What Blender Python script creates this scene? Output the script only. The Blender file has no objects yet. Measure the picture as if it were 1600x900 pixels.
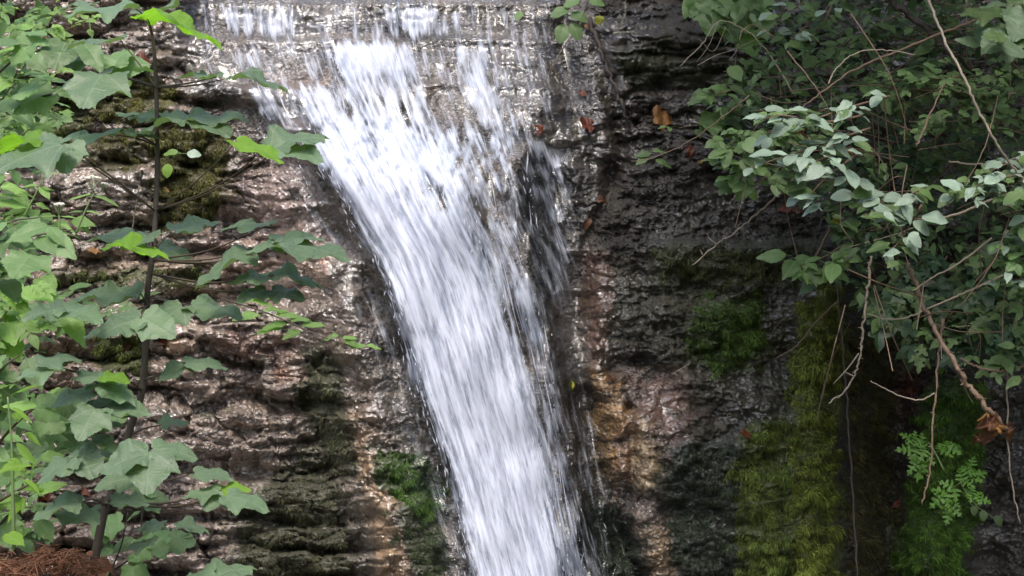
import bpy, math, random
import numpy as np
from mathutils import Vector, Matrix

# ------------------------------------------------------------------ camera, light, exposure
scn = bpy.context.scene
K = 4.8 / 7.0 / 1600.0
cam_d = bpy.data.cameras.new('camera')
cam = bpy.data.objects.new('camera', cam_d)
scn.collection.objects.link(cam)
cam.location = (0, -7, 0)
cam.rotation_euler = (math.pi / 2, 0, 0)
cam_d.sensor_width = 36
cam_d.lens = 36 * 7 / 4.8
cam_d.clip_start = 0.05
cam_d.clip_end = 2000
scn.camera = cam

SUN_EL, SUN_ROT = math.radians(60), math.radians(188)
world = bpy.data.worlds.new('World')
scn.world = world
world.use_nodes = True
wn = world.node_tree.nodes
bg = wn['Background']
sky = wn.new('ShaderNodeTexSky')
sky.sky_type = 'NISHITA'
sky.sun_disc = False
sky.sun_elevation = SUN_EL
sky.sun_rotation = SUN_ROT
sky.air_density = 1.0
sky.dust_density = 4.0
sky.ozone_density = 1.0
world.node_tree.links.new(sky.outputs[0], bg.inputs[0])
bg.inputs[1].default_value = 0.15

sun_d = bpy.data.lights.new('sun', 'SUN')
sun_d.energy = 0.9
sun_d.angle = math.radians(20)
sun_d.color = (1.0, 0.96, 0.9)
sun = bpy.data.objects.new('sun', sun_d)
scn.collection.objects.link(sun)
# light comes from above, behind the camera and to the left
sd = Vector((math.sin(SUN_ROT) * math.cos(SUN_EL), math.cos(SUN_ROT) * math.cos(SUN_EL), math.sin(SUN_EL)))
sun.rotation_euler = sd.to_track_quat('Z', 'Y').to_euler()
sun.location = sd * 30

vs = scn.view_settings
vs.view_transform = 'Standard'
vs.look = 'None'
vs.gamma = 1
vs.use_curve_mapping = False
vs.exposure = 1.12
scn.cycles.use_denoising = True
scn.cycles.denoiser = 'OPENIMAGEDENOISE'
scn.cycles.denoising_input_passes = 'RGB_ALBEDO_NORMAL'
scn.cycles.max_bounces = 6
scn.cycles.transparent_max_bounces = 24
scn.cycles.sample_clamp_indirect = 4

rnd = random.Random(11)
rng = np.random.default_rng(5)
COL = scn.collection

# ------------------------------------------------------------------ numeric helpers
def P(px, py, d):
    """a point d metres in front of the camera, seen at photo pixel px, py"""
    return Vector(((px - 800) * K * d, d - 7.0, (450 - py) * K * d))

def sstep(a, b, x):
    t = np.clip((x - a) / (b - a), 0, 1)
    return t * t * (3 - 2 * t)

_perm = np.random.default_rng(3).random((256, 256)).astype(np.float32) * 2 - 1
_ga = np.random.default_rng(4).random((256, 256)) * 2 * np.pi
_gx, _gy = np.cos(_ga), np.sin(_ga)
def noise(x, y, s=0):
    x = np.asarray(x, float) + s * 17.31
    y = np.asarray(y, float) + s * 9.73
    xi, yi = np.floor(x).astype(int), np.floor(y).astype(int)
    xf, yf = x - xi, y - yi
    u = xf * xf * xf * (xf * (xf * 6 - 15) + 10)
    v = yf * yf * yf * (yf * (yf * 6 - 15) + 10)
    def g(i, j, fx, fy):
        a, b = (xi + i) & 255, (yi + j) & 255
        return _gx[a, b] * fx + _gy[a, b] * fy
    n0 = g(0, 0, xf, yf) * (1 - u) + g(1, 0, xf - 1, yf) * u
    n1 = g(0, 1, xf, yf - 1) * (1 - u) + g(1, 1, xf - 1, yf - 1) * u
    return (n0 * (1 - v) + n1 * v) * 1.5

def fbm(x, y, s=0, o=4, r=0.5):
    a, t = 1.0, 0
    for i in range(o):
        t = t + a * noise(x, y, s + i * 3)
        x, y, a = x * 2.03, y * 2.03, a * r
    return t

def hashi(i, j=0):
    return _perm[np.asarray(i) & 255, np.asarray(j) & 255]

MX0, MX1, MY0, MY1, MS = -900, 2500, -400, 1400, 4
_mx = np.arange(MX0, MX1, MS)
_my = np.arange(MY0, MY1, MS)
_MXg, _MYg = np.meshgrid(_mx, _my)

def box(a, n, ax):
    if n < 1: return a
    c = np.cumsum(np.pad(a, [(n + 1, n) if i == ax else (0, 0) for i in (0, 1)], mode='edge'), axis=ax)
    k = 2 * n + 1
    return (c[k:, :] - c[:-k, :]) / k if ax == 0 else (c[:, k:] - c[:, :-k]) / k

def inside(poly, X, Y):
    r = np.zeros(X.shape, bool)
    n = len(poly)
    for i in range(n):
        x0, y0 = poly[i]; x1, y1 = poly[(i + 1) % n]
        if y0 == y1: continue
        c = ((y0 > Y) != (y1 > Y)) & (X < (x1 - x0) * (Y - y0) / (y1 - y0) + x0)
        r ^= c
    return r

def bil(M, x, y):
    fx = np.clip((np.asarray(x, float) - MX0) / MS, 0, M.shape[1] - 1.001)
    fy = np.clip((np.asarray(y, float) - MY0) / MS, 0, M.shape[0] - 1.001)
    ix, iy = fx.astype(int), fy.astype(int)
    a, b = fx - ix, fy - iy
    return (M[iy, ix] * (1 - a) + M[iy, ix + 1] * a) * (1 - b) + (M[iy + 1, ix] * (1 - a) + M[iy + 1, ix + 1] * a) * b

def mask(poly, blur):
    m = inside(poly, _MXg, _MYg).astype(float)
    n = max(0, int(round(blur / MS / 1.7)))
    for _ in range(2):
        m = box(box(m, n, 0), n, 1)
    return m

def pline(pts, x, y):
    """distance to a polyline"""
    d = np.full(np.shape(x), 1e9)
    for (x0, y0), (x1, y1) in zip(pts[:-1], pts[1:]):
        vx, vy = x1 - x0, y1 - y0
        t = np.clip(((x - x0) * vx + (y - y0) * vy) / (vx * vx + vy * vy), 0, 1)
        d = np.minimum(d, np.hypot(x - x0 - t * vx, y - y0 - t * vy))
    return d

# ------------------------------------------------------------------ flow of the water
_fy = [-40, 0, 60, 130, 195, 260, 300, 350, 400, 450, 500, 550, 600, 650, 700, 750, 800, 850, 900, 960, 1100, 1300]
_fl = [392, 395, 402, 428, 462, 497, 520, 547, 578, 600, 615, 632, 645, 662, 680, 695, 708, 722, 736, 752, 780, 800]
_fr = [852, 852, 852, 850, 848, 850, 853, 858, 868, 880, 890, 900, 908, 915, 921, 928, 936, 945, 955, 962, 980, 1000]
def flow_l(y): return np.interp(y, _fy, _fl)
def flow_r(y): return np.interp(y, _fy, _fr)

# ------------------------------------------------------------------ relief of the rock face (metres towards the viewer)
_bounds = {}
def strata(px, py, seed, th, wav=1.0):
    if seed not in _bounds:
        r = np.random.default_rng(seed)
        b = np.cumsum(np.concatenate([[-420], th * (0.55 + 0.9 * r.random(int(2300 / th)))]))
        _bounds[seed] = b
    b = _bounds[seed]
    q = py + wav * (26 * noise(px / 260, py / 240, seed) + 13 * noise(px / 85, py / 80, seed + 1) + 4.5 * noise(px / 24, py / 25, seed + 2))
    i = np.clip(np.searchsorted(b, q) - 1, 0, len(b) - 2)
    f = (q - b[i]) / (b[i + 1] - b[i])
    w = 60 + 90 * (hashi(i, 7) * .5 + .5)
    bx = px / w + hashi(i, 3) * 9 + .35 * noise(px / 40, py / 40, seed + 5)
    bi = np.floor(bx).astype(int); bf = bx - bi
    blk = hashi(bi * 5 + 11, i) 
    nxt = hashi((bi + 1) * 5 + 11, i)
    off = blk + (nxt - blk) * sstep(.86, 1.0, bf)
    groove = np.exp(-((bf - .93) / .05) ** 2)
    p = sstep(0, .3, f) * (1 - .8 * sstep(.72, 1, f))
    amp = .35 + .75 * sstep(-.45, .5, noise(px / 130, py / 75, seed + 9))
    return amp * (p - .5) + .5 * off - .3 * groove * (hashi(bi, i + 40) > .1), i

def facets(px, py, cw, ch, seed):
    """broken faces: each cell of a jittered grid is a tilted plane, with a groove at its edge"""
    px = np.asarray(px, float) + 9 * noise(px / 50, py / 50, seed + 1) + .12 * cw * noise(px / 12, py / 12, seed + 2)
    py = np.asarray(py, float) + 7 * noise(px / 50, py / 40, seed + 3)
    u, v = px / cw, py / ch
    iu, iv = np.floor(u).astype(int), np.floor(v).astype(int)
    b1 = np.full(u.shape, 9.); b2 = np.full(u.shape, 9.); val = np.zeros(u.shape)
    for a in (-1, 0, 1):
        for b in (-1, 0, 1):
            i, j = iu + a, iv + b
            cx = i + .5 + .45 * hashi(i + seed, j * 3 + seed); cy = j + .5 + .45 * hashi(i * 5 + seed + 31, j + seed)
            dx, dy = u - cx, v - cy
            d = np.hypot(dx, dy * .9)
            pl = hashi(i * 7 + seed, j * 11 + 5) * .55 + dx * hashi(i + 3, j + seed + 77) * .9 + dy * (hashi(i + seed + 9, j + 51) * .7 - .35)
            near = d < b1
            b2 = np.where(near, b1, np.minimum(b2, d)); b1 = np.where(near, d, b1); val = np.where(near, pl, val)
    return val - .5 * np.exp(-((b2 - b1) / .07) ** 2)

M_chute = mask([(flow_l(y) - 6, y) for y in range(205, 1300, 25)][::1] + [(flow_r(y) - 20, y) for y in range(1290, 205, -25)], 26)
M_upper = mask([(290, 8), (860, 8), (880, 200), (800, 230), (500, 230), (410, 200), (330, 120)], 26)

def relief(px, py):
    px = np.asarray(px, float); py = np.asarray(py, float)
    h = 0.80 * np.clip(py, 8, 1300) / 900
    up = np.clip(8 - py, 0, 400)
    h = h - up * (.0008 + .0057 * sstep(270, 330, px) * (1 - sstep(850, 900, px)))
    left = 1 - sstep(380, 560 , px - .25 * (py - 400))
    right = sstep(870, 960, px)
    mu = bil(M_upper, px, py)
    mc = bil(M_chute, px, py)
    # left bank: stepped beds, nearer to the viewer
    s1, _ = strata(px, py, 21, 70)
    s2, _ = strata(px, py, 33, 24)
    bank = left * (1 - mu)
    h += bank * (0.30 * sstep(520, 0, px) + (.10 + .05 * sstep(450, 800, py)) * s1 + .035 * s2 + .05 * noise(px / 120, py / 120, 8))
    f1 = facets(px, py, 84, 46, 5); f2 = facets(px, py, 33, 21, 6)
    h += bank * (.055 * f1 + .024 * f2)
    rk = (1 - left) * (1 - mu) * (1 - mc)
    h += rk * (.022 * f1 + .016 * f2) + (1 - mu) * (1 - mc) * .007 * (1 - .5 * right) * facets(px, py, 13, 10, 8)
    # smooth flank between bank and chute
    fl = flow_l(py)
    flank = np.exp(-((px - (fl - 75)) / 75) ** 2) * sstep(190, 330, py)
    h += .20 * flank
    h += (1 - left) * (1 - mu) * (1 - right) * (.03 * fbm(px / 70, py / 110, 31, 3))
    # runnel on the flank
    run = pline([(520, 620), (560, 730), (590, 820), (640, 930)], px, py)
    h += .035 * np.exp(-(run / 28) ** 2) - .04 * np.exp(-((run - 50) / 16) ** 2)
    run = pline([(505, 540), (530, 600), (590, 610)], px, py)
    h -= .05 * np.exp(-(run / 12) ** 2)
    # ledges under the upper fall
    w = 5 * noise(px / 120, 0, 50) + 2.5 * noise(px / 24, 0, 51)
    st = .09 * sstep(52, 66, py + w) + .10 * sstep(124, 138, py + 2 * w) + .06 * sstep(180, 205, py + 2 * w) + .03 * sstep(92, 100, py + w)
    ml = np.maximum(mu, mc * sstep(190, 215, py) * (1 - .3 * sstep(300, 900, py)))
    h += ml * st + mu * (.012 * noise(px / 14, py / 40, 52) + .03 * noise(px / 90, py / 30, 53))
    h += (1 - mu) * right * sstep(-10, 60, py) * .18
    h += (1 - mu) * (1 - right) * (1 - left) * .2 * sstep(120, 240, py)
    # the chute
    h -= mc * .09 * sstep(190, 900, py)
    h += mc * (.03 * noise(px / 16, py / 90, 54) + .02 * noise(px / 40, py / 200, 55))
    # crease right of the fall
    c = pline([(925, 60), (955, 150), (975, 230), (948, 310), (915, 375), (898, 470), (905, 600), (925, 700), (960, 800), (1000, 900), (1030, 1000)], px + 8 * noise(px / 30, py / 40, 56), py)
    h -= .10 * np.exp(-(c / 13) ** 2) * right.clip(.3, 1)
    rb = sstep(900, 1000, px)
    # thin beds on the right, fading downwards
    s3, _ = strata(px, py, 44, 30, 1.3)
    s4, _ = strata(px, py, 47, 13, 1.0)
    tb = rb * (1 - .8 * sstep(200, 330, py)) * (1 - .6 * sstep(1150, 1300, px))
    h += tb * (.055 * s3 + .018 * s4)
    # rounded buttress
    h += .20 * np.exp(-(((px - 1085) / 150) ** 2 + ((py - 640) / 330) ** 2)) * sstep(890, 960, px)
    h += .06 * np.exp(-(pline([(930, 400), (938, 500), (930, 590)], px, py) / 20) ** 2)
    h += .07 * np.exp(-(pline([(955, 610), (975, 730)], px, py) / 30) ** 2) + .06 * np.exp(-(pline([(1010, 650), (1020, 760), (1010, 820), (1040, 930)], px, py) / 22) ** 2)
    h -= .06 * np.exp(-(pline([(985, 640), (990, 720), (980, 790)], px, py) / 9) ** 2)
    h -= .07 * np.exp(-(pline([(960, 575), (1000, 565), (1045, 590)], px, py) / 12) ** 2)
    # a shelf with a mossy lip
    h += rb * .10 * sstep(372, 386, py + 10 * noise(px / 90, 0, 60)) * sstep(1000, 1060, px) * (1 - sstep(1290, 1330, px)) * (1 - sstep(400, 560, py))
    # hollow on the far right, mossy curtains in front of it
    h -= .40 * sstep(1290, 1400, px) * (.4 + .6 * sstep(330, 480, py))
    wv = 10 * noise(px / 40, py / 60, 61)
    for pts, r, a in (([(1300, 430), (1275, 560), (1272, 700), (1262, 950), (1262, 1200)], 42, .20),
                      ([(1185, 640), (1195, 760), (1205, 950), (1205, 1200)], 50, .12),
                      ([(1345, 520), (1352, 700), (1360, 950), (1360, 1200)], 34, .13),
                      ([(1490, 590), (1478, 700), (1455, 850), (1450, 1200)], 52, .34),
                      ([(1575, 620), (1590, 760), (1600, 950), (1600, 1200)], 40, .12)):
        d = pline(pts, px + wv, py)
        h += a * np.exp(-(d / r) ** 2)
    # general roughness
    dry = (1 - .55 * mc - .55 * mu) * (1 - .35 * left)
    ro = .35 + 1.0 * sstep(-.45, .45, noise(px / 120, py / 90, 161))
    h += dry * (.065 * noise(px / 170, py / 130, 1) + .045 * noise(px / 60, py / 50, 2) + .024 * noise(px / 26, py / 21, 3))
    h += dry * ro * (.013 * noise(px / 11, py / 9, 4) - .015 * np.abs(noise(px / 8, py / 6, 5)))
    h += .005 * noise(px / 4.2, py / 3.8, 6) * dry * ro
    # bank out of the frame closes in on both sides
    h += .9 * sstep(1650, 2500, px) + 1.3 * sstep(-50, -900, px)
    return h

def depth(px, py): return 7.0 - relief(px, py)
def on_rock(px, py, out=0.0):
    return P(px, py, float(depth(px, py)) - out)

# ------------------------------------------------------------------ materials
def mat(name):
    m = bpy.data.materials.new(name)
    m.use_nodes = True
    nt = m.node_tree
    return m, nt, nt.nodes['Principled BSDF'], nt.nodes['Material Output']

def N(nt, t, **kw):
    n = nt.nodes.new('ShaderNode' + t)
    for k, v in kw.items():
        if k.startswith('i_'):
            n.inputs[int(k[2:])].default_value = v
        else:
            setattr(n, k, v)
    return n

def math_(nt, op, a, b=None, c=None, clamp=False):
    n = nt.nodes.new('ShaderNodeMath'); n.operation = op; n.use_clamp = clamp
    for i, v in enumerate((a, b, c)):
        if v is None: continue
        if isinstance(v, (int, float)): n.inputs[i].default_value = v
        else: nt.links.new(v, n.inputs[i])
    return n.outputs[0]

def attr(nt, name, t='GEOMETRY'):
    n = nt.nodes.new('ShaderNodeAttribute'); n.attribute_name = name; n.attribute_type = t
    return n

def mixcol(nt, f, a, b, blend='MIX'):
    n = nt.nodes.new('ShaderNodeMix'); n.data_type = 'RGBA'; n.blend_type = blend
    for i, v in ((0, f), (6, a), (7, b)):
        if isinstance(v, (int, float)): n.inputs[i].default_value = v
        elif isinstance(v, (tuple, list)): n.inputs[i].default_value = (*v[:3], 1)
        else: nt.links.new(v, n.inputs[i])
    return n.outputs[2]

def rock_material():
    m, nt, b, out = mat('wet_rock')
    L = nt.links.new
    col = attr(nt, 'stone_colour').outputs['Color']
    wet = attr(nt, 'wetness').outputs['Fac']
    tc = N(nt, 'TexCoord')
    n1 = N(nt, 'TexNoise'); n1.inputs['Scale'].default_value = 60; n1.inputs['Detail'].default_value = 8; n1.inputs['Roughness'].default_value = .65
    L(tc.outputs['Object'], n1.inputs['Vector'])
    mp = N(nt, 'Mapping'); mp.inputs['Scale'].default_value = (1, 1, 1.7); L(tc.outputs['Object'], mp.inputs[0])
    n2 = N(nt, 'TexNoise'); n2.inputs['Scale'].default_value = 46; n2.inputs['Detail'].default_value = 2.5; n2.inputs['Roughness'].default_value = .5; n2.inputs['Distortion'].default_value = .6
    L(mp.outputs[0], n2.inputs['Vector'])
    vo = N(nt, 'TexVoronoi'); vo.inputs['Scale'].default_value = 42; vo.feature = 'SMOOTH_F1'
    L(mp.outputs[0], vo.inputs['Vector'])
    var = math_(nt, 'MULTIPLY_ADD', n1.outputs[0], 3.6, -.85, clamp=False)
    hsv = mixcol(nt, 1.0, col, N(nt, 'CombineColor').outputs[0], 'MULTIPLY')
    cc = hsv.node.inputs[7].links[0].from_node
    var = math_(nt, 'MAXIMUM', var, .18)
    for i in range(3): L(var, cc.inputs[i])
    L(hsv, b.inputs['Base Color'])
    hsum = math_(nt, 'ADD', n2.outputs[0], math_(nt, 'MULTIPLY', vo.outputs[0], .55))
    lo = N(nt, 'TexNoise'); lo.inputs['Scale'].default_value = 2.6; lo.inputs['Detail'].default_value = 2
    L(tc.outputs['Object'], lo.inputs['Vector'])
    bp = N(nt, 'Bump'); bp.inputs['Distance'].default_value = .03
    L(math_(nt, 'MULTIPLY_ADD', lo.outputs[0], 3.2, -1.0, clamp=True), bp.inputs['Strength'])
    L(hsum, bp.inputs['Height'])
    L(bp.outputs[0], b.inputs['Normal'])
    L(math_(nt, 'MULTIPLY_ADD', wet, -.52, .85), b.inputs['Roughness'])
    L(wet, b.inputs['Coat Weight'])
    b.inputs['Coat Roughness'].default_value = .14
    b.inputs['Coat IOR'].default_value = 2.1
    L(bp.outputs[0], b.inputs['Coat Normal'])
    return m

def water_material():
    m, nt, b, out = mat('falling_water')
    L = nt.links.new
    uv = N(nt, 'UVMap'); uv.uv_map = 'flow'
    D = attr(nt, 'foam').outputs['Fac']
    film = attr(nt, 'film').outputs['Fac']
    def streak(sx, sy, det, seed):
        mp = N(nt, 'Mapping'); mp.inputs['Scale'].default_value = (sx, sy, 1); mp.inputs['Location'].default_value = (seed, seed * .7, 0)
        L(uv.outputs[0], mp.inputs[0])
        n = N(nt, 'TexNoise'); n.noise_dimensions = '2D'; n.inputs['Scale'].default_value = 1; n.inputs['Detail'].default_value = det
        L(mp.outputs[0], n.inputs['Vector'])
        return n.outputs[0]
    a = streak(.055, .0105, 3, 3.1)
    c = streak(.14, .019, 3, 7.7)
    d = streak(.34, .036, 2, 15.3)
    s = math_(nt, 'ADD', math_(nt, 'MULTIPLY', a, .40), math_(nt, 'ADD', math_(nt, 'MULTIPLY', c, .36), math_(nt, 'MULTIPLY', d, .30)))
    # s is about .53 +- .09
    x = math_(nt, 'ADD', math_(nt, 'MULTIPLY_ADD', s, 2.8, -1.48), math_(nt, 'MULTIPLY_ADD', D, 1.75, -.95))
    mr = N(nt, 'MapRange'); mr.interpolation_type = 'SMOOTHSTEP'
    mr.inputs['From Min'].default_value = -.50; mr.inputs['From Max'].default_value = .56
    L(x, mr.inputs[0])
    fo = math_(nt, 'MULTIPLY', mr.outputs[0], math_(nt, 'MULTIPLY', film, .97), clamp=True)
    bp = N(nt, 'Bump'); bp.inputs['Strength'].default_value = .35; bp.inputs['Distance'].default_value = .008
    L(s, bp.inputs['Height'])
    b.inputs['Base Color'].default_value = (.70, .745, .86, 1)
    b.inputs['Roughness'].default_value = .45
    L(bp.outputs[0], b.inputs['Normal'])
    tl = N(nt, 'BsdfTranslucent'); tl.inputs[0].default_value = (.70, .745, .86, 1)
    foam = N(nt, 'MixShader'); foam.inputs[0].default_value = .25
    L(b.outputs[0], foam.inputs[1]); L(tl.outputs[0], foam.inputs[2])
    tr = N(nt, 'BsdfTransparent'); tr.inputs[0].default_value = (.95, .97, .98, 1)
    gl = N(nt, 'BsdfGlossy'); gl.inputs['Roughness'].default_value = .12
    L(bp.outputs[0], gl.inputs['Normal'])
    fr = N(nt, 'Fresnel'); fr.inputs[0].default_value = 1.33; L(bp.outputs[0], fr.inputs['Normal'])
    ff = math_(nt, 'MULTIPLY', math_(nt, 'MULTIPLY_ADD', fr.outputs[0], 1.0, .02), film, clamp=True)
    w = N(nt, 'MixShader'); L(ff, w.inputs[0]); L(tr.outputs[0], w.inputs[1]); L(gl.outputs[0], w.inputs[2])
    fin = N(nt, 'MixShader'); L(fo, fin.inputs[0]); L(w.outputs[0], fin.inputs[1]); L(foam.outputs[0], fin.inputs[2])
    L(fin.outputs[0], out.inputs[0])
    return m

def simple(name, col, rough=.6, var=.35, scale=40, bump=0.0, spec=.5, translucent=0.0, use_attr=None):
    m, nt, b, out = mat(name)
    L = nt.links.new
    tc = N(nt, 'TexCoord')
    n = N(nt, 'TexNoise'); n.inputs['Scale'].default_value = scale; n.inputs['Detail'].default_value = 5
    L(tc.outputs['Object'], n.inputs['Vector'])
    v = math_(nt, 'MULTIPLY_ADD', n.outputs[0], 2 * var, 1 - var)
    if use_attr:
        v = math_(nt, 'MULTIPLY', v, math_(nt, 'MULTIPLY_ADD', attr(nt, use_attr).outputs['Fac'], 1.5, .2))
    cc = N(nt, 'CombineColor')
    for i in range(3): L(v, cc.inputs[i])
    c = mixcol(nt, 1.0, col, cc.outputs[0], 'MULTIPLY')
    L(c, b.inputs['Base Color'])
    b.inputs['Roughness'].default_value = rough
    b.inputs['Specular IOR Level'].default_value = spec
    if bump:
        bp = N(nt, 'Bump'); bp.inputs['Strength'].default_value = .6; bp.inputs['Distance'].default_value = bump
        L(n.outputs[0], bp.inputs['Height']); L(bp.outputs[0], b.inputs['Normal'])
    if translucent:
        t = N(nt, 'BsdfTranslucent'); L(c, t.inputs[0])
        mx = N(nt, 'MixShader'); mx.inputs[0].default_value = translucent
        L(b.outputs[0], mx.inputs[1]); L(t.outputs[0], mx.inputs[2]); L(mx.outputs[0], out.inputs[0])
    return m

def leaf_material(name, col, vein, rough=.5, translucent=.3, palmate=False, blotch=None, back=None, vary=.35):
    m, nt, b, out = mat(name)
    L = nt.links.new
    uv = N(nt, 'UVMap'); uv.uv_map = 'leaf'
    sp = N(nt, 'SeparateXYZ'); L(uv.outputs[0], sp.inputs[0])
    x, y = sp.outputs[0], sp.outputs[1]
    ay = math_(nt, 'ABSOLUTE', y)
    if palmate:
        ang = math_(nt, 'ARCTAN2', ay, math_(nt, 'ADD', x, .05))
        r = math_(nt, 'SQRT', math_(nt, 'ADD', math_(nt, 'MULTIPLY', ay, ay), math_(nt, 'MULTIPLY', x, x)))
        pp = math_(nt, 'PINGPONG', ang, .42)
        lat = math_(nt, 'MULTIPLY', pp, r)
        main = math_(nt, 'LESS_THAN', lat, .012)
        sec = math_(nt, 'LESS_THAN', math_(nt, 'PINGPONG', math_(nt, 'MULTIPLY_ADD', r, 7.0, math_(nt, 'MULTIPLY', lat, -9)), .5), .07)
    else:
        main = math_(nt, 'LESS_THAN', ay, .014)
        sec = math_(nt, 'LESS_THAN', math_(nt, 'PINGPONG', math_(nt, 'MULTIPLY_ADD', x, 7.0, math_(nt, 'MULTIPLY', ay, -7)), .5), .08)
    v = math_(nt, 'MAXIMUM', main, math_(nt, 'MULTIPLY', sec, .45))
    oi = N(nt, 'ObjectInfo')
    tc = N(nt, 'TexCoord')
    n = N(nt, 'TexNoise'); n.inputs['Scale'].default_value = 30; n.inputs['Detail'].default_value = 4
    L(tc.outputs['Object'], n.inputs['Vector'])
    k = math_(nt, 'ADD', math_(nt, 'MULTIPLY_ADD', oi.outputs['Random'], 2 * vary, 1 - vary), math_(nt, 'MULTIPLY_ADD', n.outputs[0], .5, -.25))
    cc = N(nt, 'CombineColor')
    L(math_(nt, 'MULTIPLY', k, math_(nt, 'MULTIPLY_ADD', n.outputs[0], .5, .75)), cc.inputs[0]); L(k, cc.inputs[1]); L(k, cc.inputs[2])
    c = mixcol(nt, 1.0, col, cc.outputs[0], 'MULTIPLY')
    if blotch:
        n2 = N(nt, 'TexNoise'); n2.inputs['Scale'].default_value = 18; n2.inputs['Detail'].default_value = 3
        L(tc.outputs['Object'], n2.inputs['Vector'])
        c = mixcol(nt, math_(nt, 'MULTIPLY_ADD', n2.outputs[0], 6, -3.1, clamp=True), c, blotch)
    c = mixcol(nt, math_(nt, 'MULTIPLY', v, .55), c, vein)
    n3 = N(nt, 'TexNoise'); n3.inputs['Scale'].default_value = 55; n3.inputs['Detail'].default_value = 2
    L(tc.outputs['Object'], n3.inputs['Vector'])
    c = mixcol(nt, math_(nt, 'MULTIPLY', math_(nt, 'MULTIPLY_ADD', n3.outputs[0], 14, -9.6, clamp=True), .7), c, (.13, .10, .03))
    if back:
        g = N(nt, 'NewGeometry')
        c = mixcol(nt, g.outputs['Backfacing'], c, back)
    L(c, b.inputs['Base Color'])
    b.inputs['Roughness'].default_value = rough
    bp = N(nt, 'Bump'); bp.inputs['Strength'].default_value = .4; bp.inputs['Distance'].default_value = .003
    L(math_(nt, 'ADD', math_(nt, 'MULTIPLY', v, -1.0), n.outputs[0]), bp.inputs['Height']); L(bp.outputs[0], b.inputs['Normal'])
    t = N(nt, 'BsdfTranslucent')
    tcol = mixcol(nt, 1.0, c, (1.25, 1.5, .55), 'MULTIPLY'); L(tcol, t.inputs[0])
    mx = N(nt, 'MixShader'); mx.inputs[0].default_value = translucent
    L(b.outputs[0], mx.inputs[1]); L(t.outputs[0], mx.inputs[2]); L(mx.outputs[0], out.inputs[0])
    return m

# ------------------------------------------------------------------ mesh helpers
def mesh_np(name, V, F, m=None, smooth=True, attrs=None, uvs=None):
    """V (n,3), F list/array of equal-length faces (or list of mixed faces)"""
    me = bpy.data.meshes.new(name)
    V = np.asarray(V, np.float32)
    if isinstance(F, np.ndarray):
        k = F.shape[1]; loops = F.ravel().astype(np.int32); tot = np.full(len(F), k, np.int32)
    else:
        tot = np.array([len(f) for f in F], np.int32); loops = np.array([i for f in F for i in f], np.int32)
    me.vertices.add(len(V)); me.vertices.foreach_set('co', V.ravel())
    me.loops.add(len(loops)); me.loops.foreach_set('vertex_index', loops)
    me.polygons.add(len(tot))
    st = np.concatenate([[0], np.cumsum(tot)[:-1]]).astype(np.int32)
    me.polygons.foreach_set('loop_start', st); me.polygons.foreach_set('loop_total', tot)
    me.polygons.foreach_set('use_smooth', np.full(len(tot), smooth, bool))
    for k, (typ, dat) in (attrs or {}).items():
        a = me.attributes.new(k, typ, 'POINT')
        a.data.foreach_set('color' if typ == 'FLOAT_COLOR' else 'value', np.asarray(dat, np.float32).ravel())
    for k, dat in (uvs or {}).items():
        l = me.uv_layers.new(name=k)
        l.data.foreach_set('uv', np.asarray(dat, np.float32)[loops].ravel())
    me.update(); me.validate()
    if m: me.materials.append(m)
    return me

def link(name, data, parent=None, M=None):
    o = bpy.data.objects.new(name, data)
    COL.objects.link(o)
    if parent is not None: o.parent = parent
    if M is not None: o.matrix_basis = M
    return o

def tag(o, label=None, cat=None, group=None, kind=None):
    if label: o['label'] = label
    if cat: o['category'] = cat
    if group: o['group'] = group
    if kind: o['kind'] = kind
    return o

def thing(name, label, cat, loc, group=None):
    o = link(name, None); o.location = loc
    o.empty_display_size = .05
    return tag(o, label, cat, group)

class MB:
    def __init__(s): s.v, s.f, s.uv = [], [], []
    def add(s, V, F, UV=None):
        k = len(s.v); s.v += [tuple(p) for p in V]; s.f += [tuple(i + k for i in f) for f in F]
        s.uv += [tuple(u) for u in UV] if UV is not None else [(0, 0)] * len(V)
    def tube(s, pts, rad, sides=5, cap=True):
        pts = [Vector(p) for p in pts]; n = len(pts); V, F = [], []
        up = Vector((.13, .21, .97))
        for i, p in enumerate(pts):
            t = (pts[min(i + 1, n - 1)] - pts[max(i - 1, 0)]).normalized()
            a = t.cross(up)
            if a.length < .1: a = t.cross(Vector((1, 0, 0)))
            a.normalize(); b = t.cross(a)
            r = rad[i] if hasattr(rad, '__len__') else rad
            for k in range(sides):
                w = 2 * math.pi * k / sides
                V.append(p + (a * math.cos(w) + b * math.sin(w)) * r)
        for i in range(n - 1):
            for k in range(sides):
                k2 = (k + 1) % sides
                F.append((i * sides + k, i * sides + k2, (i + 1) * sides + k2, (i + 1) * sides + k))
        if cap:
            F.append(tuple(range(sides))[::-1]); F.append(tuple((n - 1) * sides + k for k in range(sides)))
        s.add(V, F)
    def mesh(s, name, m, smooth=True):
        return mesh_np(name, s.v, s.f, m, smooth, uvs={'leaf': s.uv})

def spline(pts, n=6):
    """Catmull-Rom through points"""
    p = [Vector(q) for q in pts]
    if len(p) < 3:
        return [p[0].lerp(p[-1], i / n) for i in range(n + 1)]
    p = [2 * p[0] - p[1]] + p + [2 * p[-1] - p[-2]]
    out = []
    for i in range(1, len(p) - 2):
        for j in range(n):
            t = j / n
            out.append(.5 * ((2 * p[i]) + (p[i + 1] - p[i - 1]) * t + (2 * p[i - 1] - 5 * p[i] + 4 * p[i + 1] - p[i + 2]) * t * t + (3 * p[i] - p[i - 1] - 3 * p[i + 1] + p[i + 2]) * t ** 3))
    out.append(p[-2])
    return out

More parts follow.
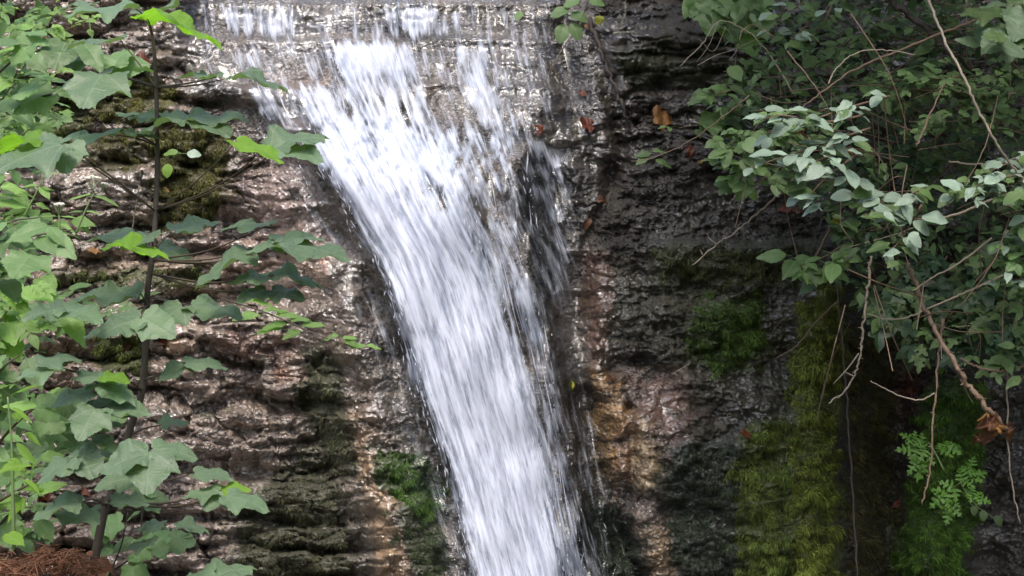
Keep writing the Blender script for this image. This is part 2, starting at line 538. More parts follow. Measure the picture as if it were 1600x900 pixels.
# ------------------------------------------------------------------ the rock face
def axis(a0, a1, step, lo, hi, grow):
    c = list(np.arange(a0, a1 + step, step))
    s, x, pre = step, a0, []
    while x > lo: s *= grow; x -= s; pre.append(x)
    s, x, post = step, c[-1], []
    while x < hi: s *= grow; x += s; post.append(x)
    return np.array(pre[::-1] + c + post)
ax = axis(-20, 1620, 2.0, -850, 2450, 1.04)
ay = axis(-20, 920, 1.9, -380, 1330, 1.05)
GX, GY = np.meshgrid(ax, ay)
GD = depth(GX, GY)

ZONES = [  # polygon, blur, strength, colour, wetness or None: real changes of stone, algae and moss
    ([(280, 0), (870, 0), (900, 200), (900, 400), (930, 900), (930, 1300), (640, 1300), (600, 700), (540, 400), (470, 250), (300, 160)], 40, .9, (.17, .135, .115), .95),
    ([(270, 0), (870, 0), (890, 210), (440, 215), (330, 150)], 14, .85, (.085, .068, .058), .95),
    ([(400, 120), (520, 118), (525, 138), (440, 140)], 8, .9, (.33, .23, .16), .6),
    ([(330, 58), (560, 55), (640, 62), (560, 72), (330, 74)], 10, .7, (.26, .19, .14), .7),
    ([(640, 130), (760, 125), (700, 142), (640, 142)], 8, .6, (.30, .22, .16), .6),
    ([(785, 455), (830, 460), (835, 560), (795, 540)], 12, .8, (.28, .2, .12), .7),
    ([(330, 0), (600, 0), (830, 8), (830, 30), (600, 22), (330, 22)], 8, .6, (.12, .095, .045), .8),
    ([(300, 240), (470, 240), (540, 380), (470, 400), (300, 390), (340, 330)], 25, .8, (.22, .155, .14), 1),
    ([(455, 392), (508, 392), (512, 450), (470, 460)], 10, .9, (.42, .27, .20), .9),
    ([(270, 390), (450, 390), (460, 470), (330, 480), (280, 440)], 25, .6, (.32, .22, .16), .8),
    ([(180, 500), (450, 520), (470, 640), (450, 740), (300, 720), (180, 700)], 30, .8, (.28, .215, .175), .95),
    ([(330, 515), (470, 530), (460, 570), (340, 560)], 12, .7, (.22, .10, .075), .9),
    ([(425, 572), (455, 572), (455, 600), (430, 600)], 8, .7, (.36, .13, .05), .7),
    ([(240, 525), (300, 530), (300, 550), (245, 545)], 8, .8, (.40, .24, .13), .6),
    ([(30, 535), (165, 535), (170, 570), (30, 570)], 9, .8, (.30, .25, .15), .2),
    ([(120, 395), (300, 400), (300, 425), (120, 425)], 9, .7, (.30, .23, .16), .2),
    ([(20, 20), (140, 15), (140, 50), (20, 50)], 10, .8, (.34, .25, .19), .4),
    ([(220, 700), (380, 690), (400, 880), (200, 900)], 25, .6, (.28, .22, .19), 1),
    ([(515, 640), (570, 640), (592, 740), (612, 820), (640, 900), (650, 960), (592, 960), (578, 820), (550, 720)], 10, .95, (.42, .28, .16), .8),
    ([(440, 420), (560, 420), (620, 560), (640, 700), (600, 700), (500, 640), (440, 520)], 25, .6, (.15, .12, .10), 1),
    ([(480, 540), (520, 560), (560, 700), (500, 720), (470, 640)], 18, .6, (.09, .095, .055), .7),
    ([(370, 760), (430, 730), (520, 690), (545, 800), (560, 950), (350, 950)], 25, .75, (.085, .09, .06), .7),
    ([(545, 740), (575, 740), (590, 830), (590, 920), (545, 920)], 14, .6, (.10, .11, .10), 1),
    ([(640, 600), (690, 740), (725, 900), (725, 960), (650, 960), (630, 800), (600, 640)], 18, .7, (.07, .065, .05), .8),
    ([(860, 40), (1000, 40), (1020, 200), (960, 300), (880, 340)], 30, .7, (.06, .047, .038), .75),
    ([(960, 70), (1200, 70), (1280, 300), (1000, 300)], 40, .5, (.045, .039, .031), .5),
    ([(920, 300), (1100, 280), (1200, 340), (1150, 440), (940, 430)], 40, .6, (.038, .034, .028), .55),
    ([(912, 390), (950, 400), (957, 470), (945, 560), (925, 605), (912, 500)], 9, .95, (.17, .095, .068), .95),
    ([(960, 590), (1060, 580), (1078, 660), (1040, 730), (1000, 640)], 20, .9, (.21, .125, .095), 1),
    ([(928, 582), (962, 588), (988, 650), (992, 740), (962, 785), (940, 740), (926, 660)], 7, .97, (.31, .18, .07), .6),
    ([(986, 640), (1012, 655), (1024, 760), (1002, 775), (992, 700)], 7, .95, (.40, .29, .16), .6),
    ([(972, 640), (990, 640), (990, 730), (980, 770), (965, 790), (960, 740)], 7, .8, (.12, .06, .045), 1),
    ([(965, 770), (1020, 770), (1040, 840), (1000, 850)], 12, .8, (.14, .10, .085), 1),
    ([(985, 800), (1010, 830), (1040, 830), (1058, 900), (1060, 960), (1010, 960), (1008, 870)], 7, .95, (.33, .23, .13), .7),
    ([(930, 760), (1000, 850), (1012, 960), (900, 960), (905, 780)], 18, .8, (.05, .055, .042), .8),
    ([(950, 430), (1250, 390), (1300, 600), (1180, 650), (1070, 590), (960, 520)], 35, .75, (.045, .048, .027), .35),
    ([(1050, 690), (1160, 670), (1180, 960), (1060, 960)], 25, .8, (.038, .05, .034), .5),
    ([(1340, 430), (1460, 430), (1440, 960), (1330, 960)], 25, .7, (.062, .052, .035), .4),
    ([(1380, 580), (1450, 590), (1430, 650), (1380, 650)], 16, .7, (.12, .03, .025), .5),
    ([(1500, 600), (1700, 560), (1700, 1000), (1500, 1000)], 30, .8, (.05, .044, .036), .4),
]
MOSS = [  # polygon, blur, colour of the fronds, label
    ([(150, 122), (225, 120), (268, 135), (275, 168), (200, 190), (120, 180), (150, 165)], 12, (.125, .125, .035), 'olive moss cushion on the ledge left of the upper fall', 7000, .7),
    ([(140, 215), (220, 210), (225, 262), (150, 262)], 12, (.10, .10, .03), 'olive feathery moss behind the large drooping sapling leaf', 4500, .8),
    ([(222, 200), (350, 192), (362, 240), (350, 300), (330, 348), (250, 352), (232, 300), (250, 260)], 12, (.10, .10, .032), 'yellow green feathery moss bulging behind the sapling stem', 15000, .9),
    ([(580, 712), (640, 705), (690, 738), (696, 800), (660, 822), (620, 780), (600, 760)], 14, (.06, .115, .024), 'bright green moss pad at the left edge of the white chute', 7000, .7),
    ([(620, 800), (690, 800), (700, 880), (670, 920), (640, 890)], 16, (.05, .07, .03), 'dark moss below the bright pad beside the chute', 3500, .6),
    ([(470, 530), (520, 560), (560, 690), (545, 760), (500, 700), (475, 620)], 18, (.08, .09, .045), 'grey green moss streak down the rock flank left of the chute', 6000, .55),
    ([(380, 790), (440, 740), (520, 700), (530, 800), (560, 930), (370, 930)], 25, (.075, .08, .04), 'dull olive moss over the lower left rock', 9000, .6),
    ([(1075, 480), (1180, 458), (1205, 540), (1150, 585), (1085, 565)], 18, (.075, .13, .026), 'green moss patch in the middle of the dark right rock', 9000, .9),
    ([(1010, 385), (1300, 375), (1290, 450), (1180, 440), (1040, 450)], 20, (.07, .08, .03), 'dark moss along the shelf under the brambles', 7000, .8),
    ([(1290, 435), (1328, 450), (1312, 560), (1302, 680), (1318, 940), (1240, 940), (1235, 700), (1240, 560), (1255, 480)], 10, (.155, .19, .035), 'tall yellow green moss curtain hanging below the brambles', 17000, 1.1),
    ([(1160, 680), (1230, 640), (1240, 760), (1240, 940), (1160, 940), (1145, 800)], 18, (.105, .145, .03), 'broad moss slope at the foot of the tall moss curtain', 14000, 1.0),
    ([(1320, 520), (1400, 520), (1390, 700), (1400, 940), (1325, 940)], 18, (.085, .08, .03), 'brownish moss in the dark bay between two green curtains', 9000, .9),
    ([(1455, 590), (1535, 600), (1540, 700), (1520, 800), (1500, 940), (1395, 940), (1408, 820), (1440, 700)], 12, (.105, .20, .032), 'deep green moss curtain at the lower right with ferny leaves', 16000, 1.1),
    ([(1050, 700), (1150, 690), (1160, 940), (1060, 940)], 20, (.035, .05, .03), 'blackish green moss right of the ochre streak', 7000, .7),
    ([(905, 760), (990, 840), (1000, 940), (920, 940)], 16, (.04, .055, .03), 'dark wet moss between the chute and the ochre streak', 4500, .6),
    ([(80, 422), (330, 420), (330, 445), (80, 448)], 10, (.10, .12, .035), 'soft green moss under the pale ledge behind the trunk', 3000, .7),
    ([(150, 525), (225, 520), (230, 585), (160, 580)], 12, (.10, .125, .03), 'green moss on the block left of the trunk at the middle ledge', 3000, .7),
    ([(20, 120), (130, 150), (140, 250), (20, 260)], 20, (.105, .13, .035), 'soft moss on the ledges behind the left edge plants', 5000, .7),
    ([(960, 70), (1150, 70), (1150, 140), (980, 140)], 20, (.05, .055, .025), 'thin dark moss on the upper right beds', 3500, .5),
]
_mmask = [mask(z[0], z[1]) for z in MOSS]

def zone_colour(px, py):
    wx = px + 12 * fbm(px / 40, py / 40, 70, 3) + 9 * noise(px / 9, py / 55, 71) + 5 * noise(px / 5, py / 12, 72); wy = py + 12 * fbm(px / 40, py / 40, 75, 3)
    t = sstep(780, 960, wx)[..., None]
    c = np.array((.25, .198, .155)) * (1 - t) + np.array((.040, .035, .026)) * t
    wet = .66 + .75 * fbm(px / 110, py / 60, 80, 3) + .1 - .58 * sstep(900, 1000, px)
    # light crust and dark films in bands along the beds
    b = fbm(px / 110, py / 22, 84, 4)[..., None]
    c = c * (1 + .45 * b)
    k = sstep(.05, .6, fbm(px / 55, py / 38, 86, 4))[..., None]
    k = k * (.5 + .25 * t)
    c = c * (1 - k) + np.array((.035, .034, .027)) * k
    k = sstep(.25, .75, fbm(px / 45, py / 20, 88, 4))[..., None] * (1 - .9 * t)
    c = c * (1 - .6 * k) + np.array((.46, .39, .34)) * .6 * k
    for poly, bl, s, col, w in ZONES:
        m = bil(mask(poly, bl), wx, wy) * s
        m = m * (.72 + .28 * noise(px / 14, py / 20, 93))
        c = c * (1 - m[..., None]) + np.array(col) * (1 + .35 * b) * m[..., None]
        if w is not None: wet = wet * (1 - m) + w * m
    for (poly, bl, col, lab, n, ln), M in zip(MOSS, _mmask):
        m = sstep(.15, .6, bil(M, wx, wy)) * .85
        c = c * (1 - m[..., None]) + np.array(col) * .55 * m[..., None]
        wet = wet * (1 - m) + .15 * m
    # specks of algae and lichen
    g = sstep(.25, .7, fbm(px / 30, py / 26, 90, 4))[..., None] * .5
    c = c * (1 - g) + np.array((.085, .085, .045)) * g * (1 - .55 * t)
    return np.clip(c, .01, .8), np.clip(wet, .05, 1)

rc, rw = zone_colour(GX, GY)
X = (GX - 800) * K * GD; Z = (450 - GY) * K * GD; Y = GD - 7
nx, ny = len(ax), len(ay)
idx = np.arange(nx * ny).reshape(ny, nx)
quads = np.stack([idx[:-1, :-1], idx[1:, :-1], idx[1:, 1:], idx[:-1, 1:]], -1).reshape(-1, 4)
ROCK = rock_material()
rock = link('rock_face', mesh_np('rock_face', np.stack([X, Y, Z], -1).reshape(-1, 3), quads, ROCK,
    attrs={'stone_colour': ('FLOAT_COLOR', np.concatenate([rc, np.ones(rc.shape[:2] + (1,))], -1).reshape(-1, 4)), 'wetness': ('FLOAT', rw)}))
tag(rock, 'wet bedded rock face on both sides of the waterfall', 'rock face', kind='structure')

# ------------------------------------------------------------------ the water
DENS = [  # polygon, blur, foam density
    ([(290, 5), (860, 5), (905, 200), (960, 900), (960, 1200), (740, 1200), (440, 200), (300, 100)], 22, .24),
    ([(325, 10), (840, 8), (840, 60), (330, 64)], 6, .38),
    ([(335, 10), (462, 14), (458, 56), (380, 54)], 6, .66),
    ([(600, 10), (690, 12), (700, 56), (610, 52)], 6, .68),
    ([(690, 20), (720, 14), (735, 50), (715, 52)], 5, .48),
    ([(300, 66), (850, 66), (860, 200), (420, 200)], 12, .42),
    ([(512, 68), (608, 66), (622, 110), (650, 195), (560, 200), (540, 130)], 6, .82),
    ([(612, 70), (644, 70), (640, 120), (634, 150), (622, 140)], 5, .70),
    ([(698, 70), (762, 68), (764, 112), (735, 118), (712, 98)], 7, .62),
    ([(393, 130), (428, 130), (432, 170), (428, 190), (402, 172)], 6, .72),
    ([(460, 137), (522, 137), (545, 205), (520, 222), (488, 192)], 6, .88),
    ([(555, 125), (615, 125), (665, 200), (570, 205)], 10, .76),
    ([(620, 143), (662, 143), (672, 200), (640, 200)], 6, .68),
    ([(730, 112), (775, 112), (805, 205), (745, 215)], 9, .62),
    ([(500, 195), (620, 190), (690, 200), (800, 190), (802, 300), (806, 400), (835, 450), (856, 520), (868, 600), (880, 660), (898, 760), (922, 900), (935, 1000), (940, 1200), (760, 1200), (712, 760), (612, 440), (510, 260), (480, 225)], 14, .56),
    ([(500, 205), (560, 192), (640, 195), (700, 235), (728, 300), (742, 390), (778, 490), (815, 600), (838, 700), (858, 800), (872, 900), (880, 1200), (785, 1200), (752, 900), (712, 755), (680, 650), (658, 600), (614, 450), (594, 402), (560, 345), (530, 290), (498, 245)], 12, .98),
    ([(570, 205), (590, 210), (595, 250), (578, 245)], 5, .55),
    ([(660, 270), (700, 290), (705, 340), (680, 330)], 10, .70),
    ([(735, 260), (790, 240), (795, 400), (760, 400)], 12, .54),
    ([(845, 260), (862, 260), (868, 420), (850, 420)], 6, .50),
    ([(812, 215), (880, 215), (892, 330), (890, 480), (850, 480), (815, 330)], 12, .50),
    ([(900, 560), (925, 700), (955, 900), (955, 1000), (930, 900), (890, 700)], 8, .32),
    ([(812, 500), (850, 560), (845, 600), (815, 570)], 10, .40),
    ([(830, 640), (880, 680), (870, 720), (840, 700)], 9, .50),
    ([(800, 430), (835, 470), (850, 530), (835, 545), (815, 480)], 6, .78),
]
_D = np.zeros(_MXg.shape)
for poly, bl, s in DENS:
    m = mask(poly, bl)
    _D = _D * (1 - m) + (s if s < .3 or s > .9 else s * .94 - .03) * m
_FILM = mask([(275, -10), (870, -10), (900, 100), (915, 200), (890, 420), (900, 560), (935, 700), (975, 900), (985, 1250), (770, 1250), (715, 900), (628, 670), (538, 420), (452, 270), (415, 205), (330, 150), (285, 80)], 16)

WX, WY = np.meshgrid(np.arange(264, 1010, 2.6), np.arange(-24, 1180, 3.2))
_rg = relief(WX, WY)
_bl = box(box(_rg, 5, 1), 9, 0); _bl = box(_bl, 6, 0)
WU = (WX - flow_l(WY)) / (flow_r(WY) - flow_l(WY))
wscale = (flow_r(WY) - flow_l(WY))
UU = WU * (150 + .45 * wscale)
_jx = 7 * noise(UU / 7, WY / 45, 140) + 5 * noise(WX / 9, WY / 16, 141)
_jy = 12 * noise(UU / 5, WY / 60, 142)
_dd = bil(_D, WX + _jx, WY + _jy); _ff = bil(_FILM, WX + 1.6 * _jx, WY + _jy)
_d0 = box(box(_dd, 6, 1), 16, 0)
_core = sstep(.82, .95, _dd) * sstep(300, 420, WY)
_dd = np.clip(_dd + (.20 * noise(UU / 16, WY / 75, 143) + .15 * noise(UU / 8, WY / 40, 144) - .03) * sstep(.2, .5, _dd) * (1 - .45 * sstep(420, 800, WY))
    + (.30 * fbm(WX / 15, WY / 24, 146, 3) + .12 * noise(WX / 6, WY / 9, 149)) * np.exp(-((WY - 250) / 95) ** 2) * sstep(.3, .6, _dd)
    + .16 * fbm(WX / 11, WY / 40, 151, 3) * sstep(.3, .6, _dd) * (1 - .7 * sstep(420, 650, WY)), 0, 1)
_dd = _dd + _core * .5 * (.98 - _dd)
_w = sstep(.35, .6, _d0)
WH = np.maximum(_rg + .006, _bl + .012) * (1 - _w) + (box(_bl, 7, 1) + .03) * _w + _d0 * (.05 + .018 * noise(UU / 14, WY / 160, 101) + .005 * noise(UU / 4.5, WY / 90, 102))
def water_sheet(name, extra, seed):
    H = WH + extra + (.02 * noise(UU / 14, WY / 160, 110 + seed) * _d0 if seed else 0)
    d = 7 - H
    V = np.stack([(WX - 800) * K * d, d - 7, (450 - WY) * K * d], -1).reshape(-1, 3)
    ny_, nx_ = WX.shape
    i = np.arange(nx_ * ny_).reshape(ny_, nx_)
    q = np.stack([i[:-1, :-1], i[1:, :-1], i[1:, 1:], i[:-1, 1:]], -1).reshape(-1, 4)
    keep = (_ff.ravel()[q].max(1) > .01)
    if seed: keep &= (_dd.ravel()[q].max(1) > .45)
    q = q[keep]
    used = np.unique(q); remap = np.full(nx_ * ny_, -1); remap[used] = np.arange(len(used))
    return mesh_np(name, V[used], remap[q], WATER, attrs={'foam': ('FLOAT', (_dd * (1 if not seed else .72)).ravel()[used]), 'film': ('FLOAT', _ff.ravel()[used])},
                   uvs={'flow': np.stack([UU + seed * 371, WY + seed * 913], -1).reshape(-1, 2)[used]})
WATER = water_material()
fall = link('waterfall', water_sheet('waterfall', 0, 0))
tag(fall, 'white waterfall spreading over ledges and narrowing into a chute', 'waterfall', kind='structure')
link('falling_veil', water_sheet('falling_veil', .045, 1), fall)

def wsurf(px, py):
    fx = np.clip((px - 264) / 2.6, 0, WX.shape[1] - 1).astype(int); fy = np.clip((py + 24) / 3.2, 0, WX.shape[0] - 1).astype(int)
    return WH[fy, fx]

FOAM = simple('white_water', (.62, .66, .76), .4, .06, 20, translucent=.3)
def strands():
    n = 2600
    u0 = rng.uniform(-.02, 1.0, n); y0 = rng.uniform(8, 960, n)
    x0 = flow_l(y0) + u0 * (flow_r(y0) - flow_l(y0))
    den = bil(_D, x0, y0)
    pick = rng.random(n) < np.clip((den - .3) * .55, 0, .3) * np.where(y0 < 200, .35, 1)
    u0, y0, den = u0[pick], y0[pick], den[pick]
    S = 6
    ln = rng.uniform(14, 80, len(u0)) * (1 + .9 * (y0 > 200))
    V, F = [], []
    base = 0
    w0 = rng.uniform(.4, 1.1, len(u0)); out = rng.random(len(u0)) ** 2 * .03 + .002
    for k in range(len(u0)):
        t = np.linspace(0, 1, S)
        yy = y0[k] + t * ln[k]
        uu = u0[k] + .006 * np.sin(t * 3 + k)
        xx = flow_l(yy) + uu * (flow_r(yy) - flow_l(yy))
        d = 7 - (wsurf(xx, yy) * .3 + np.linspace(wsurf(xx[:1], yy[:1])[0], wsurf(xx[-1:], yy[-1:])[0], S) * .7 + out[k] * np.sin(t * 3.0 + .1))
        w = w0[k] * np.sin(np.pi * (t * .94 + .03)) ** .7
        cx = (xx - 800) * K * d; cz = (450 - yy) * K * d; cy = d - 7; ww = w * K * 7
        V.append(np.stack([np.stack([cx - ww, cy, cz], -1), np.stack([cx, cy - ww * .9, cz], -1), np.stack([cx + ww, cy, cz], -1)], 1).reshape(-1, 3))
        for i in range(S - 1):
            a = base + i * 3
            F += [(a, a + 3, a + 4, a + 1), (a + 1, a + 4, a + 5, a + 2)]
        base += S * 3
    o = link('water_strands', mesh_np('water_strands', np.concatenate(V), np.array(F), FOAM), fall)
    o['kind'] = 'stuff'
strands()
def spray():
    """short flying threads of water along the ragged edges and where the water strikes the ledges"""
    n = 9000
    y = rng.uniform(60, 950, n); u = rng.uniform(-.10, 1.02, n)
    x = flow_l(y) + u * (flow_r(y) - flow_l(y))
    den = bil(_D, x, y)
    gr = np.hypot(bil(_D, x + 8, y) - bil(_D, x - 8, y), bil(_D, x, y + 8) - bil(_D, x, y - 8))
    p = rng.random(n) < np.clip(gr * .9, 0, .5) * np.where((u > .7) & (y > 380), .25, 1)
    x, y, u = x[p], y[p], u[p]
    V, F = [], []
    for k in range(len(x)):
        L = rng.uniform(4, 17); a = rng.normal(0, .22)
        sl = (np.interp(y[k] + 10, _fy, _fl) - np.interp(y[k], _fy, _fl)) / 10 * (1 - u[k])
        o = rng.uniform(.01, .08); w = rng.uniform(.3, .8) * K * 7
        x1, y1 = x[k] + (sl + a) * L, y[k] + L
        d0 = 7 - float(wsurf(x[k:k + 1], y[k:k + 1])[0]) - o
        p0, p1 = P(x[k], y[k], d0), P(x1, y1, d0 - .01)
        m = (p0 + p1) / 2
        V += [p0, m + Vector((w, 0, 0)), m + Vector((-w, 0, 0)), m + Vector((0, -w, 0)), p1]
        b = 5 * k; F += [(b, b + 1, b + 3), (b, b + 3, b + 2), (b + 4, b + 3, b + 1), (b + 4, b + 2, b + 3)]
    o = link('water_spray', mesh_np('water_spray', np.array(V), np.array(F), FOAM), fall)
    o['kind'] = 'stuff'
spray()
def drops():
    n = 5000
    y = rng.uniform(20, 940, n); u = rng.uniform(-.06, 1.0, n)
    x = flow_l(y) + u * (flow_r(y) - flow_l(y))
    den = bil(_D, x, y); p = rng.random(n) < np.clip(.03 + .5 * (den > .4) * (den < .8), 0, .5) * (bil(_FILM, x, y) > .2)
    x, y = x[p][:700], y[p][:700]
    r = rng.uniform(.001, .0026, len(x))
    oc = np.array([(1, 0, 0), (-1, 0, 0), (0, 1, 0), (0, -1, 0), (0, 0, 1.9), (0, 0, -1.5)])
    fc = [(0, 2, 4), (2, 1, 4), (1, 3, 4), (3, 0, 4), (2, 0, 5), (1, 2, 5), (3, 1, 5), (0, 3, 5)]
    V, F = [], []
    for k in range(len(x)):
        p = P(x[k], y[k], 7 - float(wsurf(x[k:k + 1], y[k:k + 1])[0]) - abs(rng.normal(0, .05)) - .01)
        V.append(oc * r[k] + np.array(p)); F += [tuple(i + 6 * k for i in f) for f in fc]
    o = link('water_drops', mesh_np('water_drops', np.concatenate(V), np.array(F), FOAM), fall)
    o['kind'] = 'stuff'
drops()

# ------------------------------------------------------------------ moss
def moss_patch(z, M, i):
    poly, bl, col, lab, n, ln = z
    xs = [p[0] for p in poly]; ys = [p[1] for p in poly]
    n = int(n * 2.1)
    x = rng.uniform(min(xs) - 15, max(xs) + 15, n * 2); y = rng.uniform(min(ys) - 15, min(940, max(ys) + 15), n * 2)
    keep = rng.random(n * 2) < sstep(.3, .95, bil(M, x + 26 * noise(x / 35, y / 35, 120), y + 26 * noise(x / 35, y / 35, 121)) + .75 * noise(x / 22, y / 15, 122) - .12)
    x, y = x[keep][:n], y[keep][:n]
    d = depth(x, y)
    e = 3.0
    gx = (relief(x + e, y) - relief(x - e, y)) / (2 * e * K * 7); gz = -(relief(x, y + e) - relief(x, y - e)) / (2 * e * K * 7)
    nrm = np.stack([-gx, -np.ones_like(gx), -gz], -1) ; nrm[:, 0] = -gx; nrm[:, 2] = -gz
    nrm = np.stack([-gx, -np.ones_like(gx), -gz], -1)
    nrm /= np.linalg.norm(nrm, axis=1)[:, None]
    p0 = np.stack([(x - 800) * K * d, d - 7, (450 - y) * K * d], -1)
    m = len(x)
    clump = .8 * noise(x / 14, y / 11, 130 + i) + .8 * noise(x / 45, y / 38, 150 + i)
    L = rng.uniform(.007, .020, m) * ln * np.clip(1 + .7 * clump, .35, 2)
    hang = -.75
    dirv = nrm * rng.uniform(.35, 1.0, m)[:, None] + np.stack([rng.normal(0, .5, m), rng.normal(0, .15, m), hang + rng.normal(0, .45, m)], -1)
    dirv /= np.linalg.norm(dirv, axis=1)[:, None]
    side = np.cross(dirv, nrm + rng.normal(0, .5, (m, 3))); side /= (np.linalg.norm(side, axis=1)[:, None] + 1e-6)
    w = (L * rng.uniform(.06, .12, m))[:, None]
    mid = p0 + dirv * (L * .55)[:, None] + nrm * (L * .12)[:, None]
    tip = p0 + dirv * L[:, None] + np.array((0, 0, -1.0)) * (L * .35)[:, None]
    b = p0 - nrm * .004
    V = np.stack([b - side * w * .6, b + side * w * .6, mid - side * w, mid + side * w, tip], 1).reshape(-1, 3)
    k = np.arange(m)[:, None] * 5
    F = np.concatenate([k + [0, 1, 3], k + [0, 3, 2], k + [2, 3, 4]])
    t = np.repeat(np.clip(.5 + .5 * clump + rng.normal(0, .22, m), 0, 1.3), 5)
    o = link('moss', mesh_np('moss', V, F, simple('moss_fronds', col, .75, .2, 30, spec=.3, translucent=.25, use_attr='shade'), attrs={'shade': ('FLOAT', t)}))
    tag(o, lab, 'moss', 'moss on the wet rock', 'stuff')
for i, z in enumerate(MOSS): moss_patch(z, _mmask[i], i)

# ------------------------------------------------------------------ leaves
def half_outline(kind, teeth=True):
    """upper half of a leaf outline from base to tip, length 1"""
    if kind == 'maple':      # broad three to five lobes
        k = [(0, .0), (-.07, .10), (-.11, .24), (-.06, .39), (.05, .46), (.16, .44), (.26, .48), (.36, .54), (.46, .56), (.51, .47), (.56, .40), (.67, .36), (.77, .28), (.88, .15), (1, 0)]
    elif kind == 'ovate':
        k = [(0, 0), (.05, .10), (.16, .21), (.30, .27), (.45, .275), (.6, .235), (.75, .16), (.88, .075), (1, 0)]
    elif kind == 'round':
        k = [(0, 0), (.04, .13), (.15, .27), (.32, .36), (.5, .38), (.68, .33), (.84, .22), (.95, .10), (1, 0)]
    elif kind == 'lance':
        k = [(0, 0), (.08, .06), (.22, .12), (.4, .145), (.6, .12), (.8, .065), (1, 0)]
    elif kind == 'lobed':    # deeply cut
        k = [(0, 0), (.10, .05), (.08, .22), (.16, .34), (.27, .36), (.30, .16), (.40, .14), (.46, .30), (.58, .32), (.64, .12), (.74, .14), (.84, .13), (1, 0)]
    elif kind == 'cut':      # ferny
        k = [(0, 0), (.08, .04), (.10, .25), (.22, .42), (.30, .40), (.27, .12), (.36, .09), (.44, .28), (.56, .34), (.58, .10), (.66, .08), (.74, .19), (.82, .18), (.85, .06), (1, 0)]
    if teeth and kind in ('maple', 'ovate'):
        o = [k[0]]
        for (x0, y0), (x1, y1) in zip(k[:-1], k[1:]):
            L = math.hypot(x1 - x0, y1 - y0); nx_, ny_ = -(y1 - y0) / L, (x1 - x0) / L
            a = .016
            o += [(x0 + .55 * (x1 - x0) + nx_ * -a * .2, y0 + .55 * (y1 - y0) + a * .6), (x0 + .72 * (x1 - x0) - nx_ * a * .6, y0 + .72 * (y1 - y0) - a * .7), (x1, y1)]
        k = o
    return k

def leaf_geo(mb, kind, T=None, fold=.12, droop=.25, wave=.04, seed=0, rows=2, petiole=0.0, teeth=True, pw=.008, flip=0.0, wide=1.0):
    r = random.Random(seed)
    o = half_outline(kind, teeth)
    T = T or Matrix()
    n = len(o)
    ph = [r.uniform(0, 6.28) for _ in range(4)]
    def z(x, y):
        ayy = abs(y)
        v = fold * ayy - droop * max(x, 0) ** 2 - .30 * droop * ayy * ayy * 2
        v += wave * math.sin(9 * x + ph[0]) * ayy * 2 + wave * .6 * math.sin(13 * y + ph[1] + 3 * x) * ayy * 1.5
        v += .35 * wave * math.sin(31 * x + ph[2]) * ayy + .3 * wave * math.sin(27 * y + ph[3])
        if flip and y > 0: v += flip * ayy * ayy * 3
        return v
    asym = r.uniform(.9, 1.1)
    V, UV, F = [], [], []
    for side in (1, -1):
        b0 = len(V)
        for i, (x, y) in enumerate(o):
            y *= side * wide * (asym if side > 0 else 1 / asym)
            mx = min(max(x, .04 * i / n), 1)
            for j in range(rows + 1):
                t = j / rows
                px_, py_ = mx + (x - mx) * t, y * t
                V.append(T @ Vector((px_, py_, z(px_, py_)))); UV.append((px_, py_ / wide))
        w = rows + 1
        for i in range(n - 1):
            for j in range(rows):
                q = (b0 + i * w + j, b0 + (i + 1) * w + j, b0 + (i + 1) * w + j + 1, b0 + i * w + j + 1)
                F.append(q if side > 0 else q[::-1])
    mb.add(V, F, UV)
    if petiole:
        pts = [T @ Vector((0, 0, 0)), T @ Vector((-petiole * .5, 0, -.04 * petiole)), T @ Vector((-petiole, 0, -.16 * petiole))]
        sc = T.to_scale()[0]
        mb.tube(pts, pw * sc, 3, False)

def leaf_mesh(name, m, kind, **kw):
    mb = MB(); leaf_geo(mb, kind, **kw)
    return mb.mesh(name, m)

def compound_mesh(name, m, kind, n, seed=0, rachis=.5, size=.5, petiole=.3, **kw):
    """n leaflets: 3 = trifoliate, more = pinnate with one at the tip"""
    mb = MB(); r = random.Random(seed)
    pairs = (n - 1) // 2
    tot = petiole + rachis
    def cur(t): return Vector((-petiole + t * tot, 0, -.12 * (t * tot) ** 2))
    mb.tube([cur(0), cur(.33), cur(.66), cur(1)], .011, 3, False)
    items = [(cur(1), 0, 1.0)]
    for k in range(pairs):
        t = (petiole + rachis * (k + .5 if pairs > 1 else .9) / max(pairs, 1)) / tot
        for s in (1, -1):
            items.append((cur(min(t, .97)), s * r.uniform(.95, 1.25), r.uniform(.75, .98)))
    for q, a, sc in items:
        T = Matrix.Translation(q) @ Matrix.Rotation(a, 4, 'Z') @ Matrix.Rotation(r.uniform(-.3, .35), 4, 'Y') @ Matrix.Rotation(r.uniform(-.3, .3), 4, 'X') @ Matrix.Scale(size * sc, 4)
        leaf_geo(mb, kind, T=T, seed=r.randrange(999), rows=1, petiole=.12, pw=.016, **kw)
    return mb.mesh(name, m)

def pose(p, size, head, tilt, roll):
    """head 0 right, 90 away, 180 left, 270 to the viewer; tilt turns the upper side to the viewer"""
    return (Matrix.Translation(p) @ Matrix.Rotation(math.radians(roll), 4, 'Y') @ Matrix.Rotation(math.radians(tilt), 4, 'X')
            @ Matrix.Rotation(math.radians(head), 4, 'Z') @ Matrix.Scale(size, 4))

